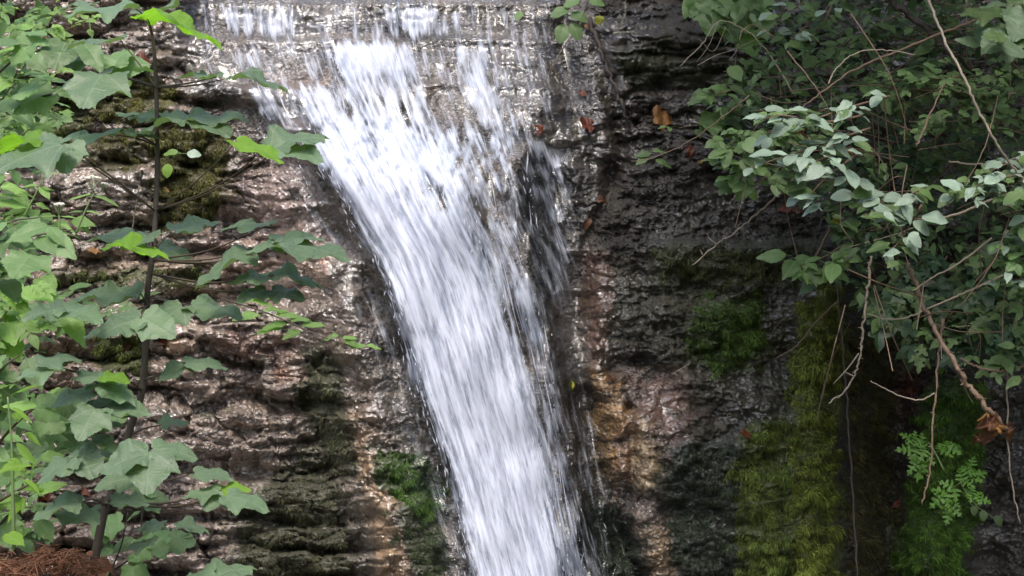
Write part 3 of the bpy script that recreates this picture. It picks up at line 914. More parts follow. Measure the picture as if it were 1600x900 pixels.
M_FERN = leaf_material('fern_leaf', (.085, .20, .022), (.12, .24, .05), .45, .35, False, vary=.2)
M_SAP = leaf_material('sapling_leaf', (.14, .215, .118), (.23, .30, .19), .42, .30, True, back=(.15, .21, .13), vary=.2)
M_LIME = leaf_material('young_and_backlit_leaf', (.20, .37, .045), (.27, .43, .10), .5, .5, True, vary=.15)  # lime of young shoots; on the sapling it paints light from behind
M_FRESH = leaf_material('fresh_leaf', (.21, .36, .09), (.30, .42, .18), .42, .42, False, vary=.3)
M_HERB = leaf_material('herb_leaf', (.15, .255, .095), (.24, .33, .16), .40, .35, False, vary=.35)
M_BRAM = leaf_material('bramble_leaf', (.105, .175, .058), (.15, .22, .10), .48, .25, False, vary=.4, back=(.13, .17, .11))
M_PALE = leaf_material('pale_sheen_leaf', (.24, .33, .25), (.33, .41, .31), .30, .15, False, vary=.25)  # pale base colour holds the sky sheen of the glossy leaves
M_DARK = leaf_material('dark_leaf', (.035, .082, .036), (.06, .11, .05), .42, .2, False, vary=.35)
M_DEAD = leaf_material('dead_leaf', (.13, .055, .024), (.08, .035, .02), .45, .2, False, blotch=(.05, .022, .014), vary=.2)
M_RUST = leaf_material('rust_leaf', (.17, .040, .016), (.09, .03, .015), .4, .25, False, blotch=(.07, .02, .012), vary=.15)
M_TAN = leaf_material('ochre_leaf', (.33, .165, .045), (.2, .10, .04), .5, .25, False, blotch=(.14, .05, .02), vary=.15)
M_YEL = leaf_material('yellow_leaf', (.38, .40, .05), (.42, .42, .12), .5, .35, False, blotch=(.25, .20, .03), vary=.1)
M_STEM = simple('sapling_bark', (.075, .06, .045), .7, .5, 60, .004)
M_TWIG = simple('dry_twig', (.30, .25, .19), .7, .45, 50, .002)
M_CANE = simple('brown_cane', (.17, .115, .075), .65, .45, 50, .002)
M_DKTW = simple('dark_twig', (.055, .042, .034), .75, .45, 50, .002)
M_GRST = simple('green_stem', (.16, .24, .085), .6, .3, 50)
M_RACH = simple('leaf_stalk', (.075, .055, .035), .6, .3, 50)
M_FLOW = simple('white_flower', (.72, .74, .62), .7, .15, 60, translucent=.2)
M_LICH = simple('grey_lichen', (.30, .30, .25), .9, .3, 60)

LM = {}
def LMesh(key):
    """leaf meshes, each built once and shared"""
    if key in LM: return LM[key]
    kind, mt, v = key
    m = {'sap': M_SAP, 'lime': M_LIME, 'fresh': M_FRESH, 'herb': M_HERB, 'bram': M_BRAM, 'pale': M_PALE, 'dark': M_DARK, 'fern': M_FERN}[mt]
    sd = hash((len(kind), ord(kind[0]), v)) % 997
    q = random.Random(sd)
    kw = dict(fold=q.uniform(.0, .22), droop=q.uniform(.1, .38), wave=q.uniform(.03, .09))
    if kind in ('tri', 'trio'):
        me = compound_mesh('leaf', m, 'ovate' if kind == 'tri' else 'round', 3, sd, .22, .62, .35, teeth=False, **kw)
    elif kind == 'pinnate':
        me = compound_mesh('leaf', m, 'round', 7, sd, .75, .30, .2, teeth=False, **kw)
    elif kind == 'ash':
        me = compound_mesh('leaf', m, 'ovate', 7, sd, .62, .42, .2, teeth=False, **kw)
    elif kind == 'umbel':
        me = compound_mesh('leaf', m, 'cut', 5, sd, .5, .50, .3, **kw)
    elif kind == 'terlobed':
        me = compound_mesh('leaf', m, 'lobed', 3, sd, .25, .68, .3, **kw)
    else:
        me = leaf_mesh('leaf', m, kind, seed=sd, petiole=.0 if kind == 'maple' else .18, pw=.012, rows=3 if kind == 'maple' else 2, **kw)
    LM[key] = me
    return me

def put_leaf(root, key, p, size, head, tilt, roll, label=None, name='leaf'):
    M = Matrix.Translation(-root.location) @ pose(p, size, head, tilt, roll)
    o = link(name, LMesh(key), root, M)
    if label: o['label'] = label
    return o

# ------------------------------------------------------------------ the sapling in front of the left bank
DS = 3.05
sap_path = [(146, 884, 3.02), (163, 800, 3.03), (180, 755, 3.04), (205, 665, 3.05), (222, 610, 3.05), (228, 525, 3.06), (231, 450, 3.06), (239, 395, 3.06), (243, 330, 3.07), (246, 260, 3.07), (245, 180, 3.08), (243, 110, 3.08), (238, 55, 3.08), (228, 22, 3.08)]
base = P(*sap_path[0])
sap = thing('sapling', 'slender upright sapling with big drooping lobed leaves in front of the left rock', 'sapling', base)
mb = MB(); pts = spline([P(*q) for q in sap_path], 5)
mb.tube([p - base for p in pts], [.0092 - .0062 * (i / len(pts)) + .0012 * (i % 9 == 0) for i in range(len(pts))], 8)
link('trunk', mb.mesh('trunk', M_STEM), sap)
# px, py of the leaf base, size in px, heading, tilt, roll, mesh variant, material, stalk from trunk py (None = no stalk), depth
SAP = [
    (208, 12, 100, 200, 24, 4, 0, 'sap', 50, 3.0), (226, 28, 118, 358, 14, 2, 1, 'lime', 55, 2.98), (240, 20, 62, 60, 30, -30, 2, 'sap', 55, 3.12), (232, 26, 44, 120, 40, 20, 3, 'sap', 50, 3.15),
    (148, 6, 52, 185, 25, 4, 2, 'sap', None, 3.3), (188, 62, 90, 186, 20, 0, 4, 'sap', 140, 3.2),
    (160, 118, 92, 265, 44, 0, 0, 'sap', 140, 2.95), (168, 116, 84, 190, 25, -4, 3, 'sap', 140, 3.0), (362, 121, 84, 0, 20, -4, 1, 'sap', 138, 2.95), (340, 120, 60, 180, 18, 6, 5, 'sap', 138, 2.97),
    (212, 108, 28, 10, 35, 0, 2, 'lime', None, 3.1), (185, 180, 38, 10, 25, -6, 4, 'sap', None, 3.15),
    (298, 186, 88, 2, 27, -8, 0, 'sap', 195, 3.0), (290, 186, 78, 180, 24, 0, 1, 'sap', 195, 3.02), (312, 190, 66, 325, 26, 6, 4, 'sap', 195, 2.98), (252, 184, 54, 170, 32, 4, 5, 'sap', 195, 3.1),
    (176, 210, 96, 184, 22, 4, 3, 'sap', 235, 3.0), (196, 208, 52, 0, 22, 2, 5, 'sap', 235, 3.05),
    (70, 218, 100, 178, 17, 0, 1, 'lime', None, 2.8), (95, 228, 104, 215, 42, 0, 0, 'sap', 330, 2.75), (105, 226, 62, 280, 50, 0, 3, 'sap', 330, 2.78),
    (425, 232, 92, 28, 48, -18, 1, 'sap', 330, 2.85), (438, 232, 72, 340, 34, 0, 2, 'sap', 330, 2.84), (370, 222, 78, 350, 24, 12, 4, 'lime', 330, 2.8),
    (440, 382, 108, 352, 22, 2, 0, 'sap', 405, 2.8), (430, 376, 72, 15, 26, -8, 4, 'sap', 405, 2.84), (455, 384, 66, 195, 20, 6, 2, 'sap', 405, 2.82), (395, 398, 96, 188, 26, -10, 1, 'sap', 405, 2.86), (420, 352, 74, 172, 22, 8, 3, 'sap', 405, 2.9),
    (275, 362, 70, 30, 34, -10, 5, 'sap', 400, 3.1), (238, 374, 74, 175, 30, 0, 4, 'sap', 400, 2.95), (172, 384, 84, 2, 20, -6, 1, 'lime', 400, 2.9), (215, 368, 84, 168, 20, 4, 2, 'sap', 400, 3.15), (245, 385, 62, 330, 30, 0, 3, 'sap', 400, 3.12),
    (212, 460, 98, 184, 22, 2, 5, 'sap', 475, 3.0), (300, 478, 82, 350, 24, 2, 0, 'sap', 470, 2.95), (285, 480, 68, 235, 40, 0, 3, 'sap', 470, 2.93), 
    (222, 498, 62, 330, 62, 0, 0, 'sap', 478, 2.85), (218, 498, 66, 210, 46, 0, 4, 'sap', 478, 2.86), (180, 515, 48, 190, 26, 0, 2, 'sap', 478, 2.9),
    (100, 482, 66, 345, 28, 4, 2, 'sap', 520, 2.8), (98, 482, 62, 205, 34, 0, 5, 'sap', 520, 2.8),
    (428, 430, 72, 10, 26, 0, 1, 'sap', 425, 2.85), (420, 432, 60, 190, 26, 4, 2, 'sap', 425, 2.86), (425, 455, 54, 340, 30, -6, 3, 'sap', 425, 2.88), (415, 455, 50, 215, 36, 0, 5, 'sap', 425, 2.88),
    (290, 568, 62, 8, 22, 0, 4, 'sap', 590, 2.9), (292, 572, 46, 220, 30, 4, 1, 'sap', 590, 2.9),
    (95, 575, 66, 196, 24, 0, 0, 'sap', 610, 2.75), (60, 566, 62, 20, 30, -10, 3, 'sap', 610, 2.76), (122, 588, 56, 2, 24, 0, 4, 'sap', 610, 2.8), (162, 588, 42, 350, 24, 0, 2, 'lime', 610, 2.8),
    (150, 600, 66, 345, 26, 4, 1, 'sap', 640, 2.82), (145, 612, 62, 200, 34, 2, 3, 'sap', 640, 2.82), (150, 640, 62, 260, 52, 4, 0, 'sap', 640, 2.78), (172, 640, 62, 2, 26, 2, 5, 'sap', 640, 2.8), (150, 625, 66, 330, 30, 0, 2, 'sap', 640, 2.86),
    (236, 708, 76, 275, 54, 0, 0, 'sap', 760, 2.62), (240, 702, 66, 0, 36, 0, 3, 'sap', 760, 2.64), (228, 708, 70, 205, 44, 4, 1, 'sap', 760, 2.62), (215, 745, 66, 195, 34, 0, 4, 'sap', 770, 2.7),
    (120, 716, 66, 200, 36, -14, 2, 'sap', 720, 2.75), (128, 714, 56, 300, 42, 0, 5, 'sap', 720, 2.76), (118, 712, 66, 20, 26, -6, 1, 'sap', 720, 2.8),
    (305, 740, 58, 0, 20, 0, 4, 'sap', 760, 2.82), (340, 768, 52, 190, 22, 2, 0, 'sap', 780, 2.78), (338, 768, 52, 8, 24, -10, 2, 'lime', 780, 2.8), (356, 776, 66, 350, 24, 2, 3, 'sap', 780, 2.76), (350, 776, 40, 230, 40, 0, 5, 'sap', 780, 2.77),
    (252, 664, 44, 30, 34, -8, 1, 'sap', 690, 3.0), (122, 786, 70, 190, 24, 0, 1, 'sap', 792, 2.75), (150, 800, 56, 185, 22, 4, 3, 'sap', 792, 2.85), (175, 783, 56, 0, 22, 0, 5, 'sap', 792, 2.85), (100, 798, 66, 335, 20, 0, 0, 'sap', 792, 2.8),
    (255, 820, 40, 185, 24, 2, 2, 'sap', None, 2.95), (228, 822, 34, 5, 22, 0, 4, 'sap', None, 2.95), (240, 848, 46, 175, 22, -6, 0, 'sap', None, 2.9), (275, 822, 48, 5, 20, -4, 1, 'sap', None, 2.95),
    (335, 895, 62, 200, 34, -10, 3, 'sap', None, 2.7), (330, 905, 70, 30, 34, -16, 1, 'sap', None, 2.7),
]
def trunk_at(py):
    return min(pts, key=lambda q: abs((450 - q.z / (K * (q.y + 7))) - py))
forks = {}
for (x, y, w, hd, tl, rl, v, mt, st, d) in SAP:
    p = P(x, y, d)
    lf = put_leaf(sap, ('maple', mt, v), p, w * K * d * 1.06, hd, tl * .72 - 2, rl, 'bright lime green leaf with light from behind put into its colour' if mt == 'lime' else None)
    if st is not None:
        q = trunk_at(st)
        mid = p.lerp(q, .5) + Vector((0, 0, .012 - .10 * abs(p.x - q.x)))
        mb = MB(); mb.tube([c - base for c in spline([q, mid, p + Vector((0, 0, .0))], 4)], [.0022, .0021, .002, .0019, .0018, .0016, .0015, .0013, .0012], 4)
        link('leaf_stalk', mb.mesh('leaf_stalk', M_RACH), sap)

# light compound sprig reaching right from behind the sapling
def sprig(name, label, cat, path, leaves, mt, stem_r=.003, stem_m=None, group=None, leafname='leaf'):
    """a stem along a path with single leaves listed as px, py, size, heading, tilt, roll, kind, variant"""
    pp = [P(*q) for q in path]
    root = thing(name, label, cat, pp[0], group)
    sp = spline(pp, 6)
    mb = MB(); mb.tube([q - pp[0] for q in sp], [stem_r * (1 - .65 * i / len(sp)) for i in range(len(sp))], 5)
    link('stem', mb.mesh('stem', stem_m or M_GRST), root)
    for (x, y, d, w, hd, tl, rl, kind, v, m2) in leaves:
        put_leaf(root, (kind, m2 or mt, v), P(x, y, d), w * K * d, hd, tl, rl)
    return root
sprig('seedling_sprig', 'thin sprig of light green leaflets reaching right below the sapling leaves', 'sprig', [(350, 468, 3.6), (420, 490, 3.5), (500, 525, 3.45), (560, 545, 3.45), (592, 565, 3.45)],
      [(405, 492, 3.5, 44, 190, 30, 0, 'ovate', 0, None), (412, 486, 3.5, 40, 20, 26, -4, 'ovate', 1, None), (430, 492, 3.5, 42, 12, 26, 0, 'ovate', 2, None), (452, 500, 3.5, 36, 5, 24, -4, 'ovate', 0, None), (448, 506, 3.5, 44, 190, 26, 6, 'ovate', 3, None), (440, 514, 3.5, 44, 185, 26, 6, 'ovate', 1, None), (470, 508, 3.5, 40, 0, 26, -8, 'ovate', 2, None), (470, 516, 3.5, 34, 215, 34, 0, 'ovate', 0, None),
       (530, 525, 3.45, 28, 185, 26, 0, 'ovate', 1, None), (535, 528, 3.45, 26, 15, 26, 0, 'ovate', 2, None), (538, 532, 3.45, 28, 340, 30, 0, 'ovate', 3, None), (572, 540, 3.45, 26, 190, 26, 0, 'ovate', 0, None), (572, 540, 3.45, 24, 0, 26, 0, 'ovate', 1, None), (385, 470, 3.55, 40, 10, 24, 0, 'ovate', 1, None), (395, 466, 3.55, 36, 30, 24, 0, 'ovate', 2, None)], 'fresh', .0022, M_RACH)

# ------------------------------------------------------------------ plants built from a few stems with leaves along them
def bush(name, label, cat, stems, n, kinds, size, mt, spread=14, stem_m=None, stem_r=.004, group=None, tilt=(12, 55), heads=None, seed=0, dd=.12, start=.12, alt=None):
    r = random.Random(seed + 100)
    root = thing(name, label, cat, P(*stems[0][0]), group)
    per = []
    for st in stems:
        sp = spline([P(*q) for q in st], 6)
        mb = MB(); mb.tube([q - root.location for q in sp], [stem_r * (1 - .7 * i / len(sp)) for i in range(len(sp))], 5)
        link('stem', mb.mesh('stem', stem_m or M_CANE), root)
        L = sum((b - a).length for a, b in zip(sp[:-1], sp[1:]))
        per.append((sp, L))
    tot = sum(L for _, L in per)
    for sp, L in per:
        m = max(2, round(n * L / tot))
        for i in range(m):
            t = start + (1 - start) * (i + r.random() * .8) / m
            f = t * (len(sp) - 1); k = min(int(f), len(sp) - 2)
            c = sp[k].lerp(sp[k + 1], f - k)
            s_ = size * K * (c.y + 7) * r.uniform(.65, 1.2)
            a = r.uniform(0, 6.28); q = r.random() ** .6 * spread * K * (c.y + 7)
            p = c + Vector((math.cos(a) * q, r.uniform(-dd, dd * .4), math.sin(a) * q * .8))
            hd = r.choice(heads) + r.uniform(-35, 35) if heads else math.degrees(math.atan2(r.uniform(-1, .5), math.cos(a))) 
            m2 = alt[0] if alt and r.random() < alt[1] else mt
            put_leaf(root, (r.choice(kinds), m2, r.randrange(4)), p, s_, hd, r.uniform(*tilt), r.uniform(-22, 22))
    return root

# ------------------------------------------------------------------ left undergrowth
LU = 'plants crowding the left edge'
bush('leafy_shrub', 'light green leafy shrub in the top left corner', 'shrub', [[(-60, 120, 4.6), (-10, 60, 4.5), (60, 30, 4.4), (125, 10, 4.4)], [(-60, 130, 4.6), (-10, 95, 4.4), (40, 70, 4.3), (75, 50, 4.3)], [(-60, 80, 4.6), (-10, 20, 4.6), (40, -10, 4.5)]], 40, ['ovate', 'ash', 'lance'], 42, 'fresh', 22, M_GRST, group=LU, seed=1)
bush('nettle', 'nettle like plant with narrow pale leaves below the corner shrub', 'plant', [[(-40, 220, 4.1), (0, 160, 4.1), (30, 115, 4.1), (50, 80, 4.1)], [(-30, 230, 4.2), (20, 180, 4.2), (70, 130, 4.2)], [(-40, 200, 4.2), (-5, 130, 4.2), (10, 90, 4.2)]], 44, ['lance', 'ovate'], 48, 'fresh', 18, M_GRST, group=LU, seed=2, alt=('herb', .5))
bush('shrub_branch', 'dull green overhanging twig with broad leaves near the red dead leaf', 'branch', [[(-40, 150, 3.9), (40, 80, 3.8), (110, 70, 3.8), (178, 108, 3.8)], [(-40, 170, 3.9), (60, 152, 3.8), (130, 132, 3.8), (205, 92, 3.8)]], 16, ['ovate', 'maple'], 60, 'herb', 12, M_DKTW, .004, LU, seed=3)
bush('bramble_shoot', 'mixed green shoots between the nettles and the white flowers', 'shrub', [[(-40, 300, 4.0), (0, 240, 4.0), (50, 200, 4.0), (100, 180, 4.0)], [(-40, 260, 4.0), (20, 190, 4.0), (60, 165, 4.0)]], 30, ['ovate', 'tri', 'lance'], 46, 'herb', 20, M_GRST, group=LU, seed=4, alt=('fresh', .4))
bush('elder_shoot', 'bright green shoots with ladder like leaves halfway down the left edge', 'shrub', [[(-40, 560, 3.7), (0, 500, 3.7), (40, 455, 3.7), (70, 430, 3.7)], [(-40, 520, 3.8), (0, 460, 3.8), (20, 430, 3.8)], [(-30, 560, 3.7), (30, 500, 3.7), (90, 490, 3.7)]], 34, ['ash', 'ovate'], 60, 'fresh', 18, M_GRST, group=LU, seed=5)
bush('broadleaf_shrub', 'broad pale leaves on a twig below the white flowers', 'shrub', [[(-40, 440, 3.3), (20, 410, 3.25), (80, 395, 3.2)], [(-40, 400, 3.3), (10, 350, 3.3), (60, 340, 3.3)], [(-40, 380, 3.3), (40, 370, 3.3), (120, 358, 3.3)]], 22, ['maple', 'ovate', 'ovate'], 66, 'herb', 16, M_RACH, group=LU, seed=6, tilt=(18, 50))
bush('broadleaf_bush', 'mass of mid green leaves at the lower left edge beside the sapling', 'shrub', [[(-40, 760, 3.1), (0, 690, 3.1), (50, 640, 3.05), (110, 600, 3.0)], [(-40, 700, 3.1), (10, 630, 3.1), (60, 590, 3.1)], [(-30, 800, 3.0), (40, 760, 3.0), (90, 740, 3.0)], [(-40, 640, 3.1), (0, 580, 3.1), (30, 555, 3.1)], [(-30, 860, 3.0), (20, 800, 3.0), (80, 790, 3.0)]], 36, ['maple', 'ovate', 'ovate', 'ash'], 56, 'herb', 24, M_RACH, group=LU, seed=7, tilt=(15, 55), alt=('fresh', .25))
bush('tall_herb', 'tall pale green stem with lime shoot tips at the lower left edge', 'plant', [[(22, 858, 2.85), (20, 760, 2.85), (18, 690, 2.85), (12, 620, 2.85)]], 16, ['ovate', 'lance'], 44, 'lime', 16, M_GRST, .0042, LU, seed=8)
bush('ground_herb', 'small leaves low on the bank behind the foot of the sapling', 'plant', [[(170, 900, 3.4), (190, 850, 3.4), (200, 800, 3.4)], [(215, 900, 3.4), (222, 800, 3.4), (228, 700, 3.4)], [(180, 890, 3.4), (240, 850, 3.4), (300, 840, 3.4)]], 22, ['ovate', 'maple'], 40, 'herb', 22, M_RACH, .0026, LU, seed=9)
bush('ledge_herb', 'small upright sprout on the ledge left of the sapling tip', 'plant', [[(142, 52, 6.2), (140, 36, 6.2), (138, 24, 6.2)]], 9, ['ovate'], 22, 'fresh', 8, M_GRST, .004, LU, seed=10)
bush('ledge_creeper', 'green leaves trailing along the rock ledges behind the sapling', 'plant', [[(0, 500, 5.6), (80, 495, 5.6), (160, 490, 5.6), (240, 470, 5.7)], [(20, 500, 5.6), (70, 470, 5.6), (140, 440, 5.7)]], 26, ['ovate', 'ash'], 38, 'herb', 18, M_RACH, .003, LU, seed=11)
bush('lower_creeper', 'green leaves trailing over the lower ledges left of the sapling trunk', 'plant', [[(0, 620, 5.2), (60, 640, 5.2), (130, 650, 5.2), (190, 640, 5.3)], [(20, 700, 5.2), (90, 680, 5.2), (150, 690, 5.2)]], 28, ['ovate', 'maple'], 42, 'herb', 18, M_RACH, .003, LU, seed=12)

bush('grass_tuft', 'thin grassy blades and small leaves on the ledge beside the umbels', 'grass tuft', [[(-20, 360, 4.8), (30, 330, 4.7), (70, 345, 4.7)], [(-20, 330, 4.8), (40, 300, 4.7)], [(20, 370, 4.6), (80, 350, 4.6), (140, 352, 4.7)]], 40, ['lance', 'ovate'], 34, 'fresh', 16, M_GRST, .0022, LU, seed=13)
bush('leafy_herb', 'small fresh leaves spilling over the bank above the rusty twigs', 'plant', [[(-20, 850, 3.3), (40, 830, 3.3), (90, 815, 3.3)], [(-20, 810, 3.3), (50, 790, 3.3)], [(0, 740, 3.5), (60, 720, 3.5), (110, 700, 3.6)]], 40, ['ovate', 'ash', 'lance'], 34, 'herb', 18, M_GRST, .0022, LU, seed=14, alt=('fresh', .4))
bush('leafy_herb', 'small bright leaves between the nettles and the tip of the sapling', 'plant', [[(-20, 140, 5.2), (50, 110, 5.2), (110, 95, 5.3)], [(-10, 60, 5.4), (60, 50, 5.4), (110, 45, 5.4)], [(0, 210, 5.0), (60, 190, 5.0), (110, 185, 5.1)]], 46, ['ovate', 'ash', 'tri'], 32, 'fresh', 18, M_GRST, .0022, LU, seed=15, alt=('herb', .5))
def umbel_plant(label, path, heads, leaves, seed):
    pp = [P(*q) for q in path]
    root = thing('umbel_flower', label, 'wildflower', pp[0], 'white umbels on the left')
    sp = spline(pp, 6); mb = MB(); mb.tube([q - pp[0] for q in sp], [.0032 - .0018 * i / len(sp) for i in range(len(sp))], 5)
    link('stem', mb.mesh('stem', M_GRST), root)
    r = random.Random(seed)
    for (x, y, w) in heads:
        d = path[-1][2]; c = P(x, y, d) - pp[0]; s = w * K * d
        mb = MB()
        for i in range(34):
            a, q = r.uniform(0, 6.28), math.sqrt(r.random()) * .5
            p = c + Vector((math.cos(a) * q * s, math.sin(a) * q * s, s * (.22 - .5 * q * q) + r.uniform(-.03, .03) * s))
            e = s * r.uniform(.06, .11)
            mb.add([p + Vector((e, 0, 0)), p + Vector((0, e, .3 * e)), p + Vector((-e, 0, 0)), p + Vector((0, -e, 0)), p + Vector((0, 0, e))], [(0, 1, 4), (1, 2, 4), (2, 3, 4), (3, 0, 4)])
        link('flower_head', mb.mesh('flower_head', M_FLOW), root)
        mb = MB()
        foot = c - Vector((0, 0, s * .75))
        for i in range(9):
            a = i * .7; mb.tube([foot, c + Vector((math.cos(a) * .38 * s, math.sin(a) * .38 * s, s * .05))], .0007, 3, False)
        mb.tube([sp[-1] - pp[0], foot], .0011, 3, False)
        link('flower_stalk', mb.mesh('flower_stalk', M_GRST), root)
    for (x, y, w, hd, tl, rl) in leaves:
        put_leaf(root, ('lance', 'fresh', r.randrange(4)), P(x, y, path[-1][2]), w * K * path[-1][2], hd, tl, rl)
umbel_plant('taller white umbel flower with a smaller bud beside it', [(118, 365, 3.7), (133, 330, 3.7), (145, 305, 3.7)], [(145, 281, 24), (162, 288, 11)], [(148, 306, 40, 0, 30, 12), (142, 304, 36, 180, 20, -8), (130, 330, 26, 175, 25, 0), (134, 330, 24, 0, 24, 0)], 3)
umbel_plant('lower white umbel flower just above the broad leaves', [(92, 365, 3.5), (93, 345, 3.5), (92, 335, 3.5)], [(92, 322, 20)], [(95, 338, 28, 0, 24, 0), (88, 338, 26, 180, 24, 4), (94, 350, 30, 330, 34, 0)], 4)
sprig('wild_herb', 'thin upright herb with whorls of narrow leaves left of the umbels', 'plant', [(36, 340, 3.7), (52, 310, 3.7), (66, 280, 3.7), (72, 250, 3.7)],
      [(72, 256, 3.7, 22, 0, 20, 0, 'lance', 0, None), (70, 256, 3.7, 20, 180, 20, 0, 'lance', 1, None), (70, 268, 3.7, 24, 0, 26, 4, 'lance', 2, None), (68, 268, 3.7, 22, 180, 20, 4, 'lance', 3, None), (62, 292, 3.7, 26, 0, 30, 10, 'lance', 0, None), (60, 290, 3.7, 30, 185, 26, 4, 'lance', 1, None), (62, 292, 3.7, 28, 330, 40, 20, 'ovate', 2, None), (55, 318, 3.7, 24, 0, 30, 10, 'ovate', 1, None), (0, 292, 3.7, 44, 0, 30, 0, 'ovate', 1, None), (-8, 304, 3.7, 50, 0, 20, 0, 'lance', 2, None), (-8, 316, 3.7, 52, 0, 30, 4, 'ovate', 0, None)], 'fresh', .0026)
sprig('moss_creeper', 'two small pale round leaves on the mossy bulge right of the trunk', 'plant', [(270, 245, 6.35), (280, 240, 6.35), (298, 240, 6.35)], [(278, 238, 6.35, 24, 175, 40, 0, 'round', 0, None), (292, 240, 6.35, 22, 0, 55, 0, 'round', 1, 'pale'), (262, 256, 6.35, 22, 270, 60, 0, 'round', 2, 'lime')], 'fresh', .002)

# ------------------------------------------------------------------ litter on the earth bank, lower left
EARTH = simple('earth', (.10, .065, .042), .9, .5, 25, .02)
def bank_mesh():
    xs = np.linspace(-3.2, -.42, 60); ys = np.linspace(-5.2, -2.6, 60)
    A, B = np.meshgrid(xs, ys)
    Zb = -.585 + .42 * np.clip((-1.15 - A), 0, 2) * .5 + .05 * noise(A * 3, B * 3, 200) + .02 * noise(A * 11, B * 11, 201) - 1.9 * sstep(-.86, -.45, A + .10 * noise(B * 2, A * 2, 202)) - .9 * sstep(-4.0, -3.3, B)
    Zb -= .5 * sstep(-4.2, -5.2, B)
    i = np.arange(A.size).reshape(A.shape)
    q = np.stack([i[:-1, :-1], i[:-1, 1:], i[1:, 1:], i[1:, :-1]], -1).reshape(-1, 4)
    return mesh_np('earth_bank', np.stack([A, B, Zb], -1).reshape(-1, 3), q, EARTH)
tag(link('earth_bank', bank_mesh()), 'brown earth bank at the lower left', 'bank', kind='structure')
def litter():
    mb = MB(); r = random.Random(9)
    for i in range(900):
        x = r.gauss(70, 62); y = 872 + 12 * math.sin(x / 19) + 7 * math.sin(x / 7 + 1) + abs(r.gauss(0, 16)) - (r.random() < .06) * r.uniform(0, 22)
        if x > 168: continue
        d = r.uniform(2.85, 3.15)
        p = P(x, y, d); L = r.uniform(.02, .06); a, e = r.uniform(0, 6.28), r.uniform(-.4, .6)
        v = Vector((math.cos(a) * math.cos(e), math.sin(a) * math.cos(e), math.sin(e))) * L
        b = Vector((r.uniform(-.3, .3), r.uniform(-.3, .3), r.uniform(0, .5))) * L
        mb.tube([p - v * .5, p + b * .4, p + v * .5], [.0011, .0013, .0005], 3, False)
    for i in range(60):
        x = r.gauss(75, 60); d = r.uniform(2.85, 3.1)
        if x > 165: continue
        leaf_geo(mb, r.choice(['ovate', 'round', 'lance']), pose(P(x, 870 + r.uniform(-4, 28), d), r.uniform(.014, .034), r.uniform(0, 360), r.uniform(0, 60), r.uniform(-40, 40)), fold=.5, droop=.6, wave=.15, seed=i, rows=1, teeth=False)
    return mb.mesh('conifer_litter', simple('rusty_needles', (.22, .10, .055), .8, .5, 30))
tag(link('conifer_litter', litter()), 'heap of rusty dry twigs in the lower left corner', 'litter', kind='stuff')

# ------------------------------------------------------------------ right side: bare canes and twigs
def cane(label, path, r0, r1, m, name='dry_twig', cat='twig', forks=(), thorns=0, group='bare twigs on the right'):
    pp = [P(*q) for q in path]
    root = thing(name, label, cat, pp[0], group)
    sp = spline(pp, 8)
    rr = random.Random(len(label) * 7)
    sp = [q + Vector((rr.uniform(-1, 1), rr.uniform(-1, 1), rr.uniform(-1, 1))) * r0 * .8 for q in sp]
    mb = MB(); mb.tube([q - pp[0] for q in sp], [r0 + (r1 - r0) * i / len(sp) for i in range(len(sp))], 6)
    for i in range(thorns):
        f = rr.uniform(0, len(sp) - 2); k = int(f); q = sp[k].lerp(sp[k + 1], f - k) - pp[0]
        a = rr.uniform(0, 6.28); v = Vector((math.cos(a), math.sin(a) * .6, rr.uniform(-.4, .4))) * r0 * rr.uniform(2, 3.2)
        mb.tube([q, q + v], [r0 * .5, r0 * .08], 3, False)
    link('stem', mb.mesh('stem', m), root)
    for fk in forks:
        fs = spline([P(*q) for q in fk], 6)
        mb = MB(); mb.tube([q - pp[0] for q in fs], [r0 * .6 - r0 * .4 * i / len(fs) for i in range(len(fs))], 4)
        link('side_twig', mb.mesh('side_twig', m), root)
    return root
cane('long tan cane arching down through the upper right leaves', [(1440, -40, 4.50), (1458, 20, 4.50), (1482, 75, 4.45), (1510, 130, 4.40), (1535, 185, 4.40), (1560, 228, 4.40), (1590, 270, 4.45), (1640, 320, 4.50)], .0045, .0034, M_TWIG, 'bramble_cane', 'cane')
cane('thick dark branch slanting behind the long tan cane at the top', [(1370, -30, 5.00), (1410, 15, 5.00), (1450, 48, 5.00), (1490, 85, 5.00), (1540, 120, 5.10)], .011, .007, M_DKTW, 'branch', 'branch')
cane('thin pale twig curving down over the mossy rock shelf', [(1270, 255, 4.9), (1225, 295, 4.95), (1190, 328, 5.0), (1150, 362, 5.05), (1120, 382, 5.1), (1082, 416, 5.1)], .0042, .0018, M_TWIG, forks=[[(1120, 382, 5.1), (1108, 372, 5.1), (1106, 366, 5.1)], [(1098, 398, 5.1), (1094, 390, 5.1)]])
cane('pale forked twig hanging in front of the tall moss curtain', [(1362, 400, 4.9), (1356, 450, 4.9), (1350, 500, 4.9), (1345, 548, 4.9), (1336, 585, 4.9), (1318, 612, 4.9), (1293, 632, 4.9)], .0052, .0022, M_TWIG, forks=[[(1342, 552, 4.9), (1325, 575, 4.9), (1302, 600, 4.9)], [(1334, 588, 4.9), (1318, 580, 4.9)]], thorns=10)
cane('thorny brown cane slanting down to the crumpled orange leaf', [(1418, 410, 4.7), (1440, 468, 4.7), (1466, 525, 4.65), (1492, 570, 4.6), (1515, 605, 4.6), (1545, 640, 4.6), (1572, 672, 4.65)], .0072, .0085, M_CANE, 'bramble_cane', 'cane', thorns=70)
cane('thin upright cane in front of the right moss curtain', [(1472, 500, 4.7), (1466, 570, 4.68), (1458, 660, 4.66), (1454, 730, 4.66), (1440, 792, 4.66)], .0042, .0025, M_CANE, thorns=16)
